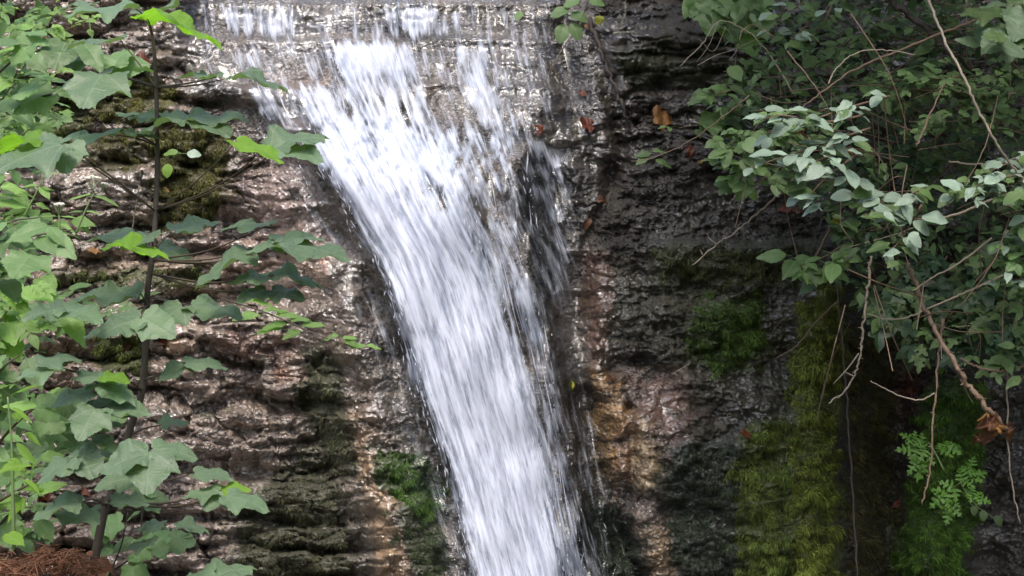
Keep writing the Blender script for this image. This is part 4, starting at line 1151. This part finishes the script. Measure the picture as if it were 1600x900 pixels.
cane('pale twig sweeping up to the right edge above the thorny cane', [(1358, 491, 4.8), (1385, 499, 4.8), (1420, 495, 4.8), (1450, 482, 4.8), (1490, 465, 4.8), (1530, 447, 4.85), (1625, 405, 4.9)], .0022, .0042, M_TWIG, thorns=14)
cane('short pale twig near the right edge below the sweeping one', [(1494, 511, 4.9), (1520, 508, 4.9), (1550, 500, 4.9), (1610, 497, 4.9)], .0016, .0034, M_TWIG)
cane('thin bowed twig left of the upright cane over the dark bay', [(1360, 595, 4.75), (1380, 606, 4.75), (1410, 620, 4.72), (1438, 625, 4.7), (1460, 615, 4.68)], .0016, .0028, M_TWIG)
cane('grey brown twig bowing right of the thorny cane', [(1500, 560, 4.75), (1525, 572, 4.75), (1555, 580, 4.75), (1580, 577, 4.8), (1620, 562, 4.8)], .004, .004, M_CANE)
cane('dark dead stem hanging straight down right of the tall moss curtain', [(1308, 440, 5.9), (1318, 560, 5.85), (1326, 660, 5.75), (1332, 760, 5.7), (1340, 910, 5.6)], .0052, .004, M_DKTW)
cane('thin grey stem hanging along the right edge', [(1572, 520, 4.9), (1574, 600, 4.9), (1575, 690, 4.9), (1582, 760, 4.9), (1594, 818, 4.9)], .0032, .002, M_TWIG)
cane('fan of dry twigs against the dark rock at the upper middle right', [(1240, 145, 5.00), (1195, 76, 5.00), (1160, 44, 5.00), (1122, 34, 5.00), (1098, 68, 5.00), (1062, 104, 5.00)], 0.0024, 0.0014, M_TWIG, forks=[[(1090, 102, 5.00), (1120, 86, 5.00), (1150, 76, 5.00), (1215, 45, 5.00)], [(1122, 34, 5.00), (1108, 70, 5.00), (1088, 98, 5.00)], [(1135, 40, 5.00), (1115, 80, 5.00), (1092, 60, 5.00)], [(1160, 44, 5.00), (1150, 80, 5.00), (1140, 92, 5.00)]])
cane('pale cane bowing across the dark gap among the right leaves', [(1408, 338, 4.7), (1430, 342, 4.7), (1462, 342, 4.7), (1500, 333, 4.7), (1560, 308, 4.7)], .002, .005, M_TWIG)
cane('long pale twig rising right through the lower leaves', [(1425, 455, 4.6), (1460, 432, 4.6), (1500, 410, 4.6), (1550, 372, 4.65)], .0018, .004, M_TWIG)
cane('two tone tan stem leaning against the rock left of the lower leaves', [(1252, 452, 5.3), (1262, 425, 5.3), (1278, 395, 5.3), (1300, 350, 5.3), (1318, 300, 5.3)], .0028, .005, M_CANE, forks=[[(1252, 452, 5.3), (1240, 488, 5.35), (1222, 500, 5.4), (1204, 522, 5.4)]])
cane('arched twig rising from behind the pale leaf cluster', [(1293, 132, 4.50), (1305, 110, 4.50), (1325, 90, 4.50), (1355, 78, 4.50), (1395, 80, 4.50), (1430, 85, 4.50)], 0.0021, 0.0014, M_TWIG)
cane('thick brown branch crossing the upper right leaves from lower left', [(1250, 170, 4.80), (1290, 140, 4.80), (1330, 112, 4.80), (1390, 85, 4.80), (1450, 60, 4.80), (1530, 30, 4.90)], .0028, .0052, M_CANE, 'branch', 'branch')
cane('light brown stem standing among dark leaves right of the pale cluster', [(1432, 230, 4.50), (1444, 200, 4.50), (1458, 170, 4.50), (1475, 130, 4.50)], .0034, .0024, M_CANE)
cane('straight dry twig pointing left below the shiny leaves', [(1318, 388, 5.0), (1350, 380, 5.0), (1400, 366, 5.0), (1440, 350, 5.0)], 0.0013, 0.0024, M_TWIG)
cane('pale straight stalk across the right edge at the middle', [(1482, 252, 4.8), (1520, 256, 4.8), (1560, 256, 4.8), (1610, 238, 4.8)], .003, .004, M_TWIG)
cane('long bare twig descending left across the pale cluster to the rock', [(1170, 150, 4.70), (1120, 190, 4.75), (1070, 225, 4.80), (1022, 246, 4.80), (985, 252, 4.80)], 0.0022, 0.0010, M_CANE)
cane('slanting twig crossing the moss beside the tall curtain', [(1310, 470, 5.5), (1278, 500, 5.55), (1245, 540, 5.6), (1212, 560, 5.6)], .003, .0018, M_CANE)
for i, (a, b) in enumerate([((1560, 150), (1480, 330)), ((1520, 60), (1600, 120)), ((1330, 20), (1420, 210)), ((1230, 80), (1310, 220)), ((1580, 330), (1500, 480))]):
    cane(['thin twig falling left in front of the leaves at the right edge', 'thin twig in the top right corner behind bluish leaves', 'thin brown stem running down among the upper right leaves', 'thin grey stem running down behind the pale leaf cluster', 'thin twig falling left above the dark lobed leaves'][i],
         [(*a, 4.55), ((a[0] + b[0]) / 2 + 14, (a[1] + b[1]) / 2, 4.5), (*b, 4.55)], .0021, .0015, M_CANE)

# old root on the rock right of the fall
cane('dark reddish root creeping down the rock right of the fall', [(922, 28, float(depth(922, 28)) - .03), (938, 80, float(depth(938, 80)) - .03), (955, 120, float(depth(955, 120)) - .03), (972, 165, float(depth(972, 165)) - .03), (985, 210, float(depth(985, 210)) - .02)], .012, .006, M_DKTW, 'root', 'root', group=None)
cane('thin pale runner hanging from the top leaves beside the fall', [(918, 22, 5.9), (890, 60, 5.95), (868, 95, 6.0), (848, 130, 6.05)], .003, .0015, M_TWIG, group=None)
cane('fallen grass stalk lying on the dark rock above the ochre streak', [(1050, 585, float(depth(1050, 585)) - .05), (1064, 576, float(depth(1064, 576)) - .06), (1078, 568, float(depth(1078, 568)) - .06)], .002, .0012, M_TWIG, group=None)
cane('dead stalk leaning over the moss left of the trunk', [(206, 362, 6.1), (212, 325, 6.05), (217, 290, 6.0)], .003, .002, M_TWIG, group=None)

# lichen covered twig
lt = thing('lichen_twig', 'whitish lichen crusted twig on the ledge at the top middle right', 'twig', P(965, 48, 6.3))
mb = MB(); r = random.Random(4)
for path in ([(965, 48), (972, 36), (978, 18), (976, 4)], [(968, 44), (962, 34)], [(958, 52), (975, 51), (992, 51)], [(976, 30), (966, 26)]):
    sp = spline([P(x, y, 6.3) for x, y in path], 5)
    mb.tube([q - lt.location for q in sp], [r.uniform(.002, .0055) for q in sp], 5)
    for q in sp:
        for _ in range(3):
            v = Vector((r.uniform(-1, 1), r.uniform(-1, 1), r.uniform(-1, 1))) * .011
            mb.tube([q - lt.location, q - lt.location + v], [.0028, .0012], 4)
link('stem', mb.mesh('stem', M_LICH), lt)

# ------------------------------------------------------------------ right side: leafy plants
RU = 'leafy plants hanging over the right rock'
bush('creeper', 'bright green drooping broad leaves at the top edge above the dark rock', 'creeper', [[(1040, -30, 5.6), (1090, -5, 5.5), (1140, 0, 5.5), (1185, 5, 5.5)], [(1060, -40, 5.5), (1120, 10, 5.4), (1160, 25, 5.4)], [(1180, -30, 5.5), (1170, 10, 5.4), (1165, 40, 5.4)]], 30, ['maple', 'ovate'], 42, 'herb', 20, seed=21, group=RU, heads=[270, 250, 290], tilt=(40, 80))
bush('creeper', 'grey green rounded leaves at the top edge left of the branches', 'creeper', [[(1290, -30, 5.0), (1260, 0, 5.0), (1230, 20, 5.0), (1200, 40, 5.0)], [(1310, -20, 5.0), (1290, 30, 5.0), (1265, 60, 5.0)], [(1270, 30, 5.0), (1240, 60, 5.0), (1225, 78, 5.0)]], 60, ['round', 'ovate'], 23, 'bram', 20, seed=22, group=RU, alt=('pale', .25))
bush('creeper', 'sparse dark trifoliate creeper beside the yellow brown leaf on the rock', 'creeper', [[(1240, 150, 5.3), (1180, 160, 5.35), (1130, 185, 5.4), (1060, 200, 5.4)], [(1230, 90, 5.3), (1170, 105, 5.3), (1130, 112, 5.3)], [(1220, 130, 5.3), (1150, 140, 5.3), (1095, 155, 5.3)]], 44, ['tri', 'ovate', 'maple'], 36, 'bram', 14, seed=23, group=RU)
bush('shiny_shrub', 'pale shiny leaf cluster with sky sheen in its colour nearest the rock', 'shrub', [[(1390, 150, 4.6), (1320, 170, 4.5), (1260, 190, 4.45), (1200, 205, 4.4)], [(1360, 200, 4.5), (1300, 220, 4.45), (1240, 240, 4.4), (1170, 262, 4.4)], [(1340, 240, 4.5), (1300, 270, 4.4), (1270, 300, 4.4), (1255, 328, 4.4)], [(1350, 180, 4.5), (1290, 190, 4.4), (1220, 180, 4.4), (1185, 190, 4.4)], [(1330, 230, 4.5), (1280, 250, 4.4), (1230, 270, 4.4)]], 92, ['ovate', 'ovate', 'round'], 32, 'pale', 20, seed=24, group=RU, heads=[180, 200, 230, 330, 0], tilt=(15, 45), alt=('bram', .2))
bush('vetch_creeper', 'small round green leaflets in chains below left of the shiny leaves', 'creeper', [[(1290, 170, 4.9), (1220, 200, 4.9), (1160, 225, 4.9), (1115, 262, 4.95)], [(1260, 200, 4.9), (1190, 240, 4.9), (1150, 280, 4.95)], [(1240, 200, 4.9), (1170, 215, 4.9), (1130, 230, 4.9)], [(1250, 240, 4.9), (1200, 275, 4.9), (1165, 300, 4.95)]], 60, ['pinnate', 'trio'], 40, 'bram', 18, seed=25, group=RU, alt=('herb', .5))
bush('bramble', 'dull green bramble leaves around the arched twig at the upper right', 'bramble', [[(1500, 60, 5.2), (1430, 90, 5.2), (1370, 130, 5.2), (1320, 160, 5.2)], [(1480, 110, 5.2), (1420, 140, 5.15), (1370, 175, 5.1)], [(1410, 20, 5.3), (1350, 50, 5.3), (1300, 100, 5.3)], [(1540, 20, 5.3), (1460, 30, 5.3), (1390, 60, 5.3)], [(1330, 60, 5.2), (1290, 90, 5.2), (1240, 130, 5.2)]], 150, ['tri', 'trio', 'trio', 'ovate', 'round'], 28, 'bram', 24, seed=26, group=RU)
bush('bramble', 'deep green bramble leaves right of the pale cluster below the long cane', 'bramble', [[(1620, 140, 4.9), (1540, 150, 4.9), (1460, 140, 4.9), (1390, 140, 4.9)], [(1620, 190, 4.9), (1550, 185, 4.85), (1480, 190, 4.85), (1420, 190, 4.85)], [(1600, 110, 5.0), (1540, 125, 5.0), (1500, 160, 4.9)], [(1500, 120, 4.9), (1440, 125, 4.9), (1380, 125, 4.9)]], 150, ['tri', 'trio', 'trio'], 31, 'bram', 26, seed=27, group=RU, alt=('herb', .25))
bush('bramble', 'pale bramble leaves beside the straight stalk at the right edge', 'bramble', [[(1640, 270, 4.6), (1580, 275, 4.55), (1530, 290, 4.5), (1490, 310, 4.5)], [(1640, 300, 4.6), (1590, 300, 4.5), (1550, 310, 4.5)], [(1640, 240, 4.6), (1590, 250, 4.6), (1540, 270, 4.6)]], 70, ['ovate', 'round', 'tri'], 31, 'pale', 20, seed=28, group=RU, alt=('bram', .45))
bush('bramble', 'greyish drooping leaves hanging under the bowing pale cane', 'bramble', [[(1440, 300, 4.6), (1400, 330, 4.55), (1350, 335, 4.5)], [(1440, 320, 4.6), (1410, 370, 4.55), (1385, 400, 4.5)], [(1450, 290, 4.6), (1400, 310, 4.6), (1330, 300, 4.6)]], 44, ['ovate', 'round'], 34, 'pale', 16, seed=29, group=RU, heads=[180, 200, 330, 350], tilt=(20, 55), alt=('bram', .4))
bush('bramble', 'light green leaves at the right edge below the pale bramble', 'bramble', [[(1640, 330, 4.6), (1590, 350, 4.6), (1555, 390, 4.6)], [(1640, 370, 4.6), (1590, 400, 4.6), (1560, 430, 4.6)], [(1640, 340, 4.6), (1600, 370, 4.6), (1570, 400, 4.6)], [(1650, 420, 4.6), (1610, 430, 4.6), (1580, 440, 4.6)]], 60, ['round', 'ovate', 'trio'], 29, 'herb', 20, seed=30, group=RU, alt=('pale', .3))
bush('woodland_herb', 'dark green toothed leaves in the shade above the thorny cane', 'plant', [[(1460, 380, 5.2), (1420, 430, 5.15), (1370, 480, 5.1)], [(1480, 400, 5.2), (1440, 470, 5.1), (1420, 540, 5.1)], [(1450, 420, 5.2), (1400, 470, 5.1), (1360, 500, 5.1)], [(1520, 380, 5.2), (1500, 440, 5.1), (1490, 500, 5.1)]], 76, ['terlobed', 'lobed', 'tri'], 48, 'dark', 22, seed=31, group=RU, heads=[270, 240, 300], tilt=(40, 75), alt=('bram', .35))
bush('woodland_herb', 'dark toothed leaves at the right edge below the sweeping twig', 'plant', [[(1640, 470, 4.9), (1590, 500, 4.9), (1520, 520, 4.9)], [(1640, 500, 4.9), (1590, 530, 4.9), (1550, 550, 4.9)], [(1600, 450, 5.0), (1540, 460, 5.0), (1500, 540, 5.0)]], 60, ['terlobed', 'tri'], 50, 'dark', 20, seed=32, group=RU, heads=[270, 240, 300, 190], tilt=(35, 70), alt=('bram', .4))
bush('woodland_herb', 'green leaves low on the rock under the two tone tan stem', 'plant', [[(1320, 380, 5.2), (1290, 400, 5.2), (1250, 415, 5.2), (1220, 405, 5.25)], [(1310, 390, 5.2), (1295, 420, 5.2), (1285, 440, 5.2)]], 18, ['tri', 'ovate'], 44, 'herb', 14, seed=33, group=RU, heads=[270, 200, 340], tilt=(30, 65))
bush('bramble', 'shaded bramble leaves filling the middle between the pale leaf clusters', 'bramble', [[(1480, 200, 5.2), (1430, 240, 5.2), (1370, 260, 5.2), (1320, 290, 5.2)], [(1500, 240, 5.2), (1460, 280, 5.2), (1420, 300, 5.2)], [(1400, 220, 5.2), (1360, 250, 5.2), (1330, 340, 5.2)], [(1560, 200, 5.2), (1520, 240, 5.2), (1470, 250, 5.2)], [(1440, 330, 5.2), (1380, 350, 5.2), (1320, 370, 5.2)]], 125, ['tri', 'trio', 'ovate'], 31, 'bram', 28, seed=34, group=RU, alt=('dark', .4))
bush('ivy', 'large bluish green leaves in the top right corner', 'creeper', [[(1640, -20, 4.6), (1580, 10, 4.6), (1530, 40, 4.6)], [(1640, 40, 4.6), (1590, 60, 4.55), (1540, 75, 4.5)], [(1640, 0, 4.6), (1600, 30, 4.6), (1560, 60, 4.6)]], 28, ['maple', 'ovate'], 50, 'sap', 20, seed=35, group=RU, tilt=(25, 60), alt=('bram', .4))
bush('bramble', 'fine leaved spray hanging lowest down the right edge', 'bramble', [[(1650, 400, 4.8), (1600, 470, 4.8), (1570, 540, 4.8)], [(1660, 460, 4.8), (1620, 540, 4.8), (1595, 600, 4.8)], [(1640, 430, 4.9), (1560, 480, 4.9), (1520, 560, 4.9)], [(1560, 400, 5.0), (1500, 470, 5.0), (1460, 540, 5.0)]], 70, ['tri', 'trio', 'ovate'], 30, 'bram', 20, seed=36, group=RU, alt=('dark', .3))
sprig('fern_like_herb', 'bright green ferny leaf spray on the right moss curtain', 'plant', [(1475, 735, 4.95), (1460, 705, 4.95), (1450, 690, 4.95)],
      [(1452, 700, 4.95, 54, 190, 44, 6, 'umbel', 0, None), (1450, 705, 4.95, 52, 225, 54, 0, 'umbel', 1, None), (1465, 705, 4.95, 52, 20, 42, -8, 'umbel', 2, None), (1440, 715, 4.95, 39, 255, 60, 0, 'cut', 3, None), (1445, 694, 4.95, 44, 150, 48, 6, 'umbel', 3, None)], 'fern', .003)
sprig('fern_like_herb', 'second ferny leaf spray lower right by the edge of the moss', 'plant', [(1530, 795, 4.95), (1510, 770, 4.95), (1500, 752, 4.95)],
      [(1500, 755, 4.95, 54, 15, 46, -14, 'umbel', 1, None), (1495, 758, 4.95, 57, 215, 56, 0, 'umbel', 2, None), (1512, 745, 4.95, 44, 60, 50, -10, 'umbel', 0, None), (1490, 775, 4.95, 49, 250, 62, 0, 'umbel', 3, None), (1508, 770, 4.95, 44, 340, 50, 0, 'umbel', 1, None)], 'fern', .003)
sprig('creeping_plant', 'tiny round leaves in a row at the lower right rock', 'creeper', [(1560, 815, 5.2), (1540, 800, 5.2), (1518, 788, 5.2)], [(1521, 790, 5.2, 15, 270, 70, 0, 'round', 0, None), (1536, 797, 5.2, 17, 270, 70, 0, 'round', 1, None), (1555, 806, 5.2, 18, 300, 70, 0, 'round', 2, None)], 'bram', .002)
sprig('hanging_sprig', 'little four leaved sprig hanging on the dark rock below the orange leaf', 'sprig', [(1070, 215, 5.5), (1040, 235, 5.5), (1020, 247, 5.5), (995, 252, 5.5)], [(1018, 240, 5.5, 28, 185, 45, 0, 'ovate', 0, None), (1020, 236, 5.5, 24, 10, 35, 0, 'ovate', 1, None), (1012, 243, 5.5, 26, 220, 50, 0, 'ovate', 2, None), (1024, 250, 5.5, 28, 350, 40, 6, 'ovate', 3, None)], 'bram', .0022, M_RACH)
sprig('creeper_shoot', 'trifoliate green shoot hanging at the top edge right of the fall', 'creeper', [(930, -20, 5.8), (920, 0, 5.8), (912, 20, 5.8), (900, 30, 5.8)], [(888, 14, 5.8, 30, 200, 50, 0, 'round', 0, None), (892, 20, 5.8, 30, 330, 50, 0, 'round', 1, None), (880, 38, 5.8, 32, 260, 55, 0, 'round', 2, None), (894, 36, 5.8, 30, 290, 55, 0, 'round', 3, None), (905, 0, 5.8, 26, 200, 50, 0, 'round', 0, None), (920, 0, 5.8, 26, 340, 45, 0, 'round', 1, None), (815, 18, 6.0, 18, 240, 55, 0, 'round', 1, None)], 'herb', .0028, M_RACH)

# deep mass of leaves behind the ones that can be told apart
def deep_leaves(name, poly, n, d0, d1, mt, size, lab, seed):
    r = np.random.default_rng(seed)
    M = mask(poly, 14)
    xs = [p[0] for p in poly]; ys = [p[1] for p in poly]
    x = r.uniform(min(xs), max(xs), n * 3); y = r.uniform(min(ys), max(ys), n * 3)
    k = r.random(n * 3) < bil(M, x, y) * np.clip(.6 + .9 * noise(x / 45, y / 40, seed), .08, 1)
    x, y = x[k][:n], y[k][:n]
    d = r.uniform(d0, d1, len(x)); d = np.minimum(d, depth(x, y) - .06)
    p = np.stack([(x - 800) * K * d, d - 7, (450 - y) * K * d], -1)
    m = len(x); L = r.uniform(.6, 1.15, m) * size * K * d
    f = np.stack([r.normal(0, 1, m), r.normal(-.4, .5, m), r.normal(-.35, .4, m)], -1); f /= np.linalg.norm(f, axis=1)[:, None]
    up = np.stack([r.normal(0, .35, m), r.normal(-.55, .3, m), np.ones(m)], -1)
    s = np.cross(up, f); s /= np.linalg.norm(s, axis=1)[:, None]
    g = np.cross(f, s)
    T = [(0, 0, 0), (.3, .27, .05), (.62, .24, .02), (1, 0, -.14), (.62, -.24, .02), (.3, -.27, .05), (.5, 0, -.03)]
    V = np.stack([p + (f * a + s * b + g * c) * L[:, None] for a, b, c in T], 1).reshape(-1, 3)
    i = np.arange(m)[:, None] * 7
    F = np.concatenate([i + [0, 6, 1], i + [1, 6, 2], i + [2, 6, 3], i + [3, 6, 4], i + [4, 6, 5], i + [5, 6, 0]])
    me = mesh_np(name, V, F, mt, attrs={'shade': ('FLOAT', np.repeat(np.clip(r.normal(.5, .25, m), 0, 1.2), 7))})
    return tag(link(name, me), lab, 'foliage', kind='stuff')
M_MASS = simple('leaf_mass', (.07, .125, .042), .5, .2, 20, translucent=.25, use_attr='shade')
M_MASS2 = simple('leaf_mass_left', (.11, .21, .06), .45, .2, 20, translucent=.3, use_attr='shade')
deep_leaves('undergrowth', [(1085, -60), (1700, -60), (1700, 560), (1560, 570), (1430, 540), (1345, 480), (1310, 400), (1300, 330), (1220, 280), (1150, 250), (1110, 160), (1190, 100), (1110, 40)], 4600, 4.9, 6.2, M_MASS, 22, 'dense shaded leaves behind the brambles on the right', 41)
deep_leaves('undergrowth', [(-200, -60), (60, -60), (80, 90), (60, 250), (10, 330), (60, 350), (40, 480), (80, 520), (40, 640), (60, 800), (30, 860), (-200, 900)], 850, 4.0, 5.3, M_MASS2, 34, 'dense light green leaves along the left edge', 42)

def twig_tangle():
    mb = MB(); r = random.Random(77)
    for i in range(170):
        x, y = r.uniform(1150, 1640), r.uniform(-20, 520)
        if y > 300 and x < 1290 + r.uniform(0, 60): continue
        d = r.uniform(4.5, 5.6); a = r.choice([r.uniform(-.5, .5), r.uniform(1.0, 2.0)]); L = r.uniform(40, 170)
        dx, dy = math.cos(a) * L, math.sin(a) * L
        p = [(x, y, d), (x + dx * .5 + r.uniform(-12, 12), y + dy * .5 + r.uniform(-14, 14), d + r.uniform(-.1, .1)), (x + dx, y + dy + 8, d + r.uniform(-.15, .15))]
        mb.tube(spline([P(*q) for q in p], 4), r.uniform(.0012, .0026), 3, False)
    return mb.mesh('twig_tangle', M_CANE)
tag(link('twig_tangle', twig_tangle()), 'tangle of fine dry stems among the right hand leaves', 'twigs', kind='stuff')

# ------------------------------------------------------------------ dead leaves lying on the rock
def dead(label, px, py, size, head, tilt, roll, m, kind='ovate', curl=.5, seed=0, out=.015, d=None):
    p = P(px, py, d) if d else on_rock(px, py, out)
    me = leaf_mesh('fallen_leaf', m, kind, seed=seed, petiole=.22, pw=.014, fold=curl, droop=curl * .9, wave=.16, rows=2, wide=1.15)
    o = link('fallen_leaf', me)
    o.matrix_basis = pose(p, .78 * size * K * (p.y + 7), head, tilt, roll) @ Matrix.Translation((-.5, 0, .1))
    return tag(o, label, 'dead leaf', 'dead leaves caught on the rock')
FL = [
    ('yellow brown curled leaf beside the dark creeper on the right rock', 1038, 186, 42, 10, 62, 12, M_TAN, 'maple', .3, 1),
    ('rust red leaf on the wet rock just right of the upper fall', 842, 204, 26, 260, 60, 0, M_RUST, 'ovate', .5, 2),
    ('dark red leaf beside the lower end of the root', 922, 196, 32, 20, 55, 10, M_RUST, 'maple', .4, 3),
    ('dark red leaf on the beds left of the root', 910, 146, 26, 150, 60, 0, M_RUST, 'ovate', .4, 4),
    ('brown leaf under the green shoot at the top', 900, 50, 26, 20, 50, 0, M_DEAD, 'ovate', .4, 5),
    ('yellow leaf near the lichen twig', 937, 33, 24, 290, 70, 20, M_YEL, 'round', .2, 6),
    ('orange brown leaf upright in the crack below the yellow brown one', 1078, 237, 28, 270, 70, 0, M_RUST, 'ovate', .4, 7),
    ('narrow tan leaf just right of the upright orange one', 1096, 253, 24, 20, 40, -18, M_TAN, 'lance', .3, 8),
    ('pale brown wet leaf in the crease halfway up right of the fall', 940, 313, 30, 10, 46, 6, M_DEAD, 'ovate', .6, 9),
    ('brown leaf lower in the crease right of the fall', 918, 350, 26, 220, 60, -20, M_DEAD, 'ovate', .5, 10),
    ('orange leaf on the rock under the shiny leaf cluster', 1225, 328, 30, 170, 55, 0, M_RUST, 'ovate', .4, 11),
    ('brown leaf beside the orange one under the shiny cluster', 1248, 330, 28, 10, 50, 0, M_DEAD, 'ovate', .4, 12),
    ('yellow green leaf on the thin film at the right of the chute', 893, 603, 20, 290, 70, 20, M_YEL, 'ovate', .3, 13),
    ('red brown leaf on the moss of the lower right rock', 1168, 680, 30, 0, 40, 4, M_RUST, 'ovate', .5, 14),
    ('small dark red leaf in the groove between the moss curtains', 1402, 788, 26, 200, 60, 0, M_RUST, 'ovate', .5, 15),
    ('bright red leaf behind the upper sapling stem', 222, 94, 34, 10, 50, 0, M_RUST, 'maple', .5, 16),
    ('orange leaf on the ledge at the lower left', 68, 775, 34, 10, 52, 0, M_RUST, 'maple', .4, 17),
    ('small orange leaf right of the lower left one', 133, 770, 26, 340, 48, 0, M_RUST, 'ovate', .4, 18),
    ('pinkish tan leaf on the moss right of the sapling stem', 258, 297, 20, 340, 50, 0, M_TAN, 'ovate', .3, 19),
    ('brown hanging leaf beside the trunk at the middle ledge', 198, 541, 30, 250, 70, 0, M_DEAD, 'ovate', .4, 20),
    ('orange brown leaf lying right of the trunk on the pale ledge', 256, 534, 22, 330, 40, 0, M_RUST, 'ovate', .3, 21),
    ('tan leaf on the ledge under the white umbels', 148, 392, 26, 10, 40, 0, M_TAN, 'ovate', .4, 22),
    ('small pale leaf beside the root at the top middle', 918, 42, 14, 0, 60, 0, M_TAN, 'round', .2, 23),
    ('dark leaf at the top of the ochre streak', 955, 592, 26, 20, 45, 0, M_DEAD, 'ovate', .4, 24),
    ('reddish leaf hidden below the right bramble canes', 1425, 612, 30, 0, 60, 0, M_RUST, 'ovate', .4, 25),
]
for a in FL: dead(*a)
dead('dry pink brown leaf hanging among the shiny leaves', 1256, 211, 28, 0, 40, 10, M_RUST, 'ovate', .5, 26, d=4.35)
dead('curled tan leaf on the twig right of the shiny cluster', 1325, 237, 26, 20, 40, 0, M_TAN, 'ovate', .5, 27, d=4.4)
dead('yellow leaf on the tan stem left of the lower leaves', 1305, 348, 22, 60, 65, 0, M_YEL, 'round', .2, 28, d=5.2)
# crumpled orange leaf at the foot of the thorny cane
cr = thing('crumpled_leaf', 'crumpled orange dead leaf hanging on the thorny cane at the right edge', 'dead leaf', P(1550, 668, 4.6), 'dead leaves caught on the rock')
for i, (x, y, w, hd, tl, rl) in enumerate([(1555, 660, 46, 190, 60, 10), (1560, 664, 44, 220, 70, -10), (1545, 672, 40, 250, 60, 0), (1570, 668, 40, 300, 60, 0), (1550, 655, 36, 160, 40, 20), (1530, 680, 30, 240, 75, 0)]):
    me = leaf_mesh('lobe', M_TAN if i % 3 == 1 else M_DEAD, 'maple', seed=60 + i, fold=.9, droop=1.1, wave=.4, rows=2)
    link('lobe', me, cr, Matrix.Translation(-cr.location) @ pose(P(x, y, 4.6 + .02 * i), w * K * 4.6 * .52, hd, tl, rl))

# ------------------------------------------------------------------ surroundings: pool, valley slope behind the viewer, trees over the right bank
def ground():
    xs = np.linspace(-60, 60, 90); ys = np.linspace(-80, 1.0, 90)
    A, B = np.meshgrid(xs, ys)
    Zg = -1.95 + .05 * noise(A * 2, B * 2, 220) + .22 * np.clip(-9 - B, 0, 80) * 1.0 + .35 * np.clip(np.abs(A) - 4, 0, 60) + .6 * noise(A / 6, B / 6, 221) * sstep(3, 8, np.hypot(A, B + 3))
    i = np.arange(A.size).reshape(A.shape)
    q = np.stack([i[:-1, :-1], i[:-1, 1:], i[1:, 1:], i[1:, :-1]], -1).reshape(-1, 4)
    return mesh_np('ground', np.stack([A, B, Zg], -1).reshape(-1, 3), q, simple('forest_floor', (.06, .055, .032), .9, .5, 4, .03))
tag(link('ground', ground()), 'stony gully floor and valley slopes', 'ground', kind='structure')

def canopy(name, boxes, n, lab, seed):
    r = np.random.default_rng(seed)
    P_, S_ = [], []
    for (x0, x1, y0, y1, z0, z1, w) in boxes:
        m = int(n * w); c = r.random((m // 26 + 1, 3))
        q = c[r.integers(0, len(c), m)] + r.normal(0, .06, (m, 3))
        P_.append(np.array((x0, y0, z0)) + q * np.array((x1 - x0, y1 - y0, z1 - z0)))
    p = np.concatenate(P_); m = len(p); L = r.uniform(.08, .15, m)
    f = r.normal(0, 1, (m, 3)); f[:, 2] = f[:, 2] * .4 - .3; f /= np.linalg.norm(f, axis=1)[:, None]
    s = np.cross(np.stack([r.normal(0, .4, m), r.normal(0, .4, m), np.ones(m)], -1), f); s /= np.linalg.norm(s, axis=1)[:, None]
    V = np.stack([p, p + f * (L * .5)[:, None] + s * (L * .36)[:, None], p + f * L[:, None], p + f * (L * .5)[:, None] - s * (L * .36)[:, None]], 1).reshape(-1, 3)
    i = np.arange(m)[:, None] * 4
    me = mesh_np(name, V, np.concatenate([i + [0, 1, 2], i + [0, 2, 3]]), M_MASS, attrs={'shade': ('FLOAT', np.repeat(r.uniform(.2, 1, m), 4))})
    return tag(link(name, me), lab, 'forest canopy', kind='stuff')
canopy('forest_canopy', [(.45, 5.5, -3.3, -.45, 1.75, 3.4, .46), (2.5, 6.0, -4.4, -1.2, .1, 2.4, .15), (-9, 9, -22, -13, 2, 9, .28)], 21000, 'leafy branches of the trees that shade the right bank', 51)
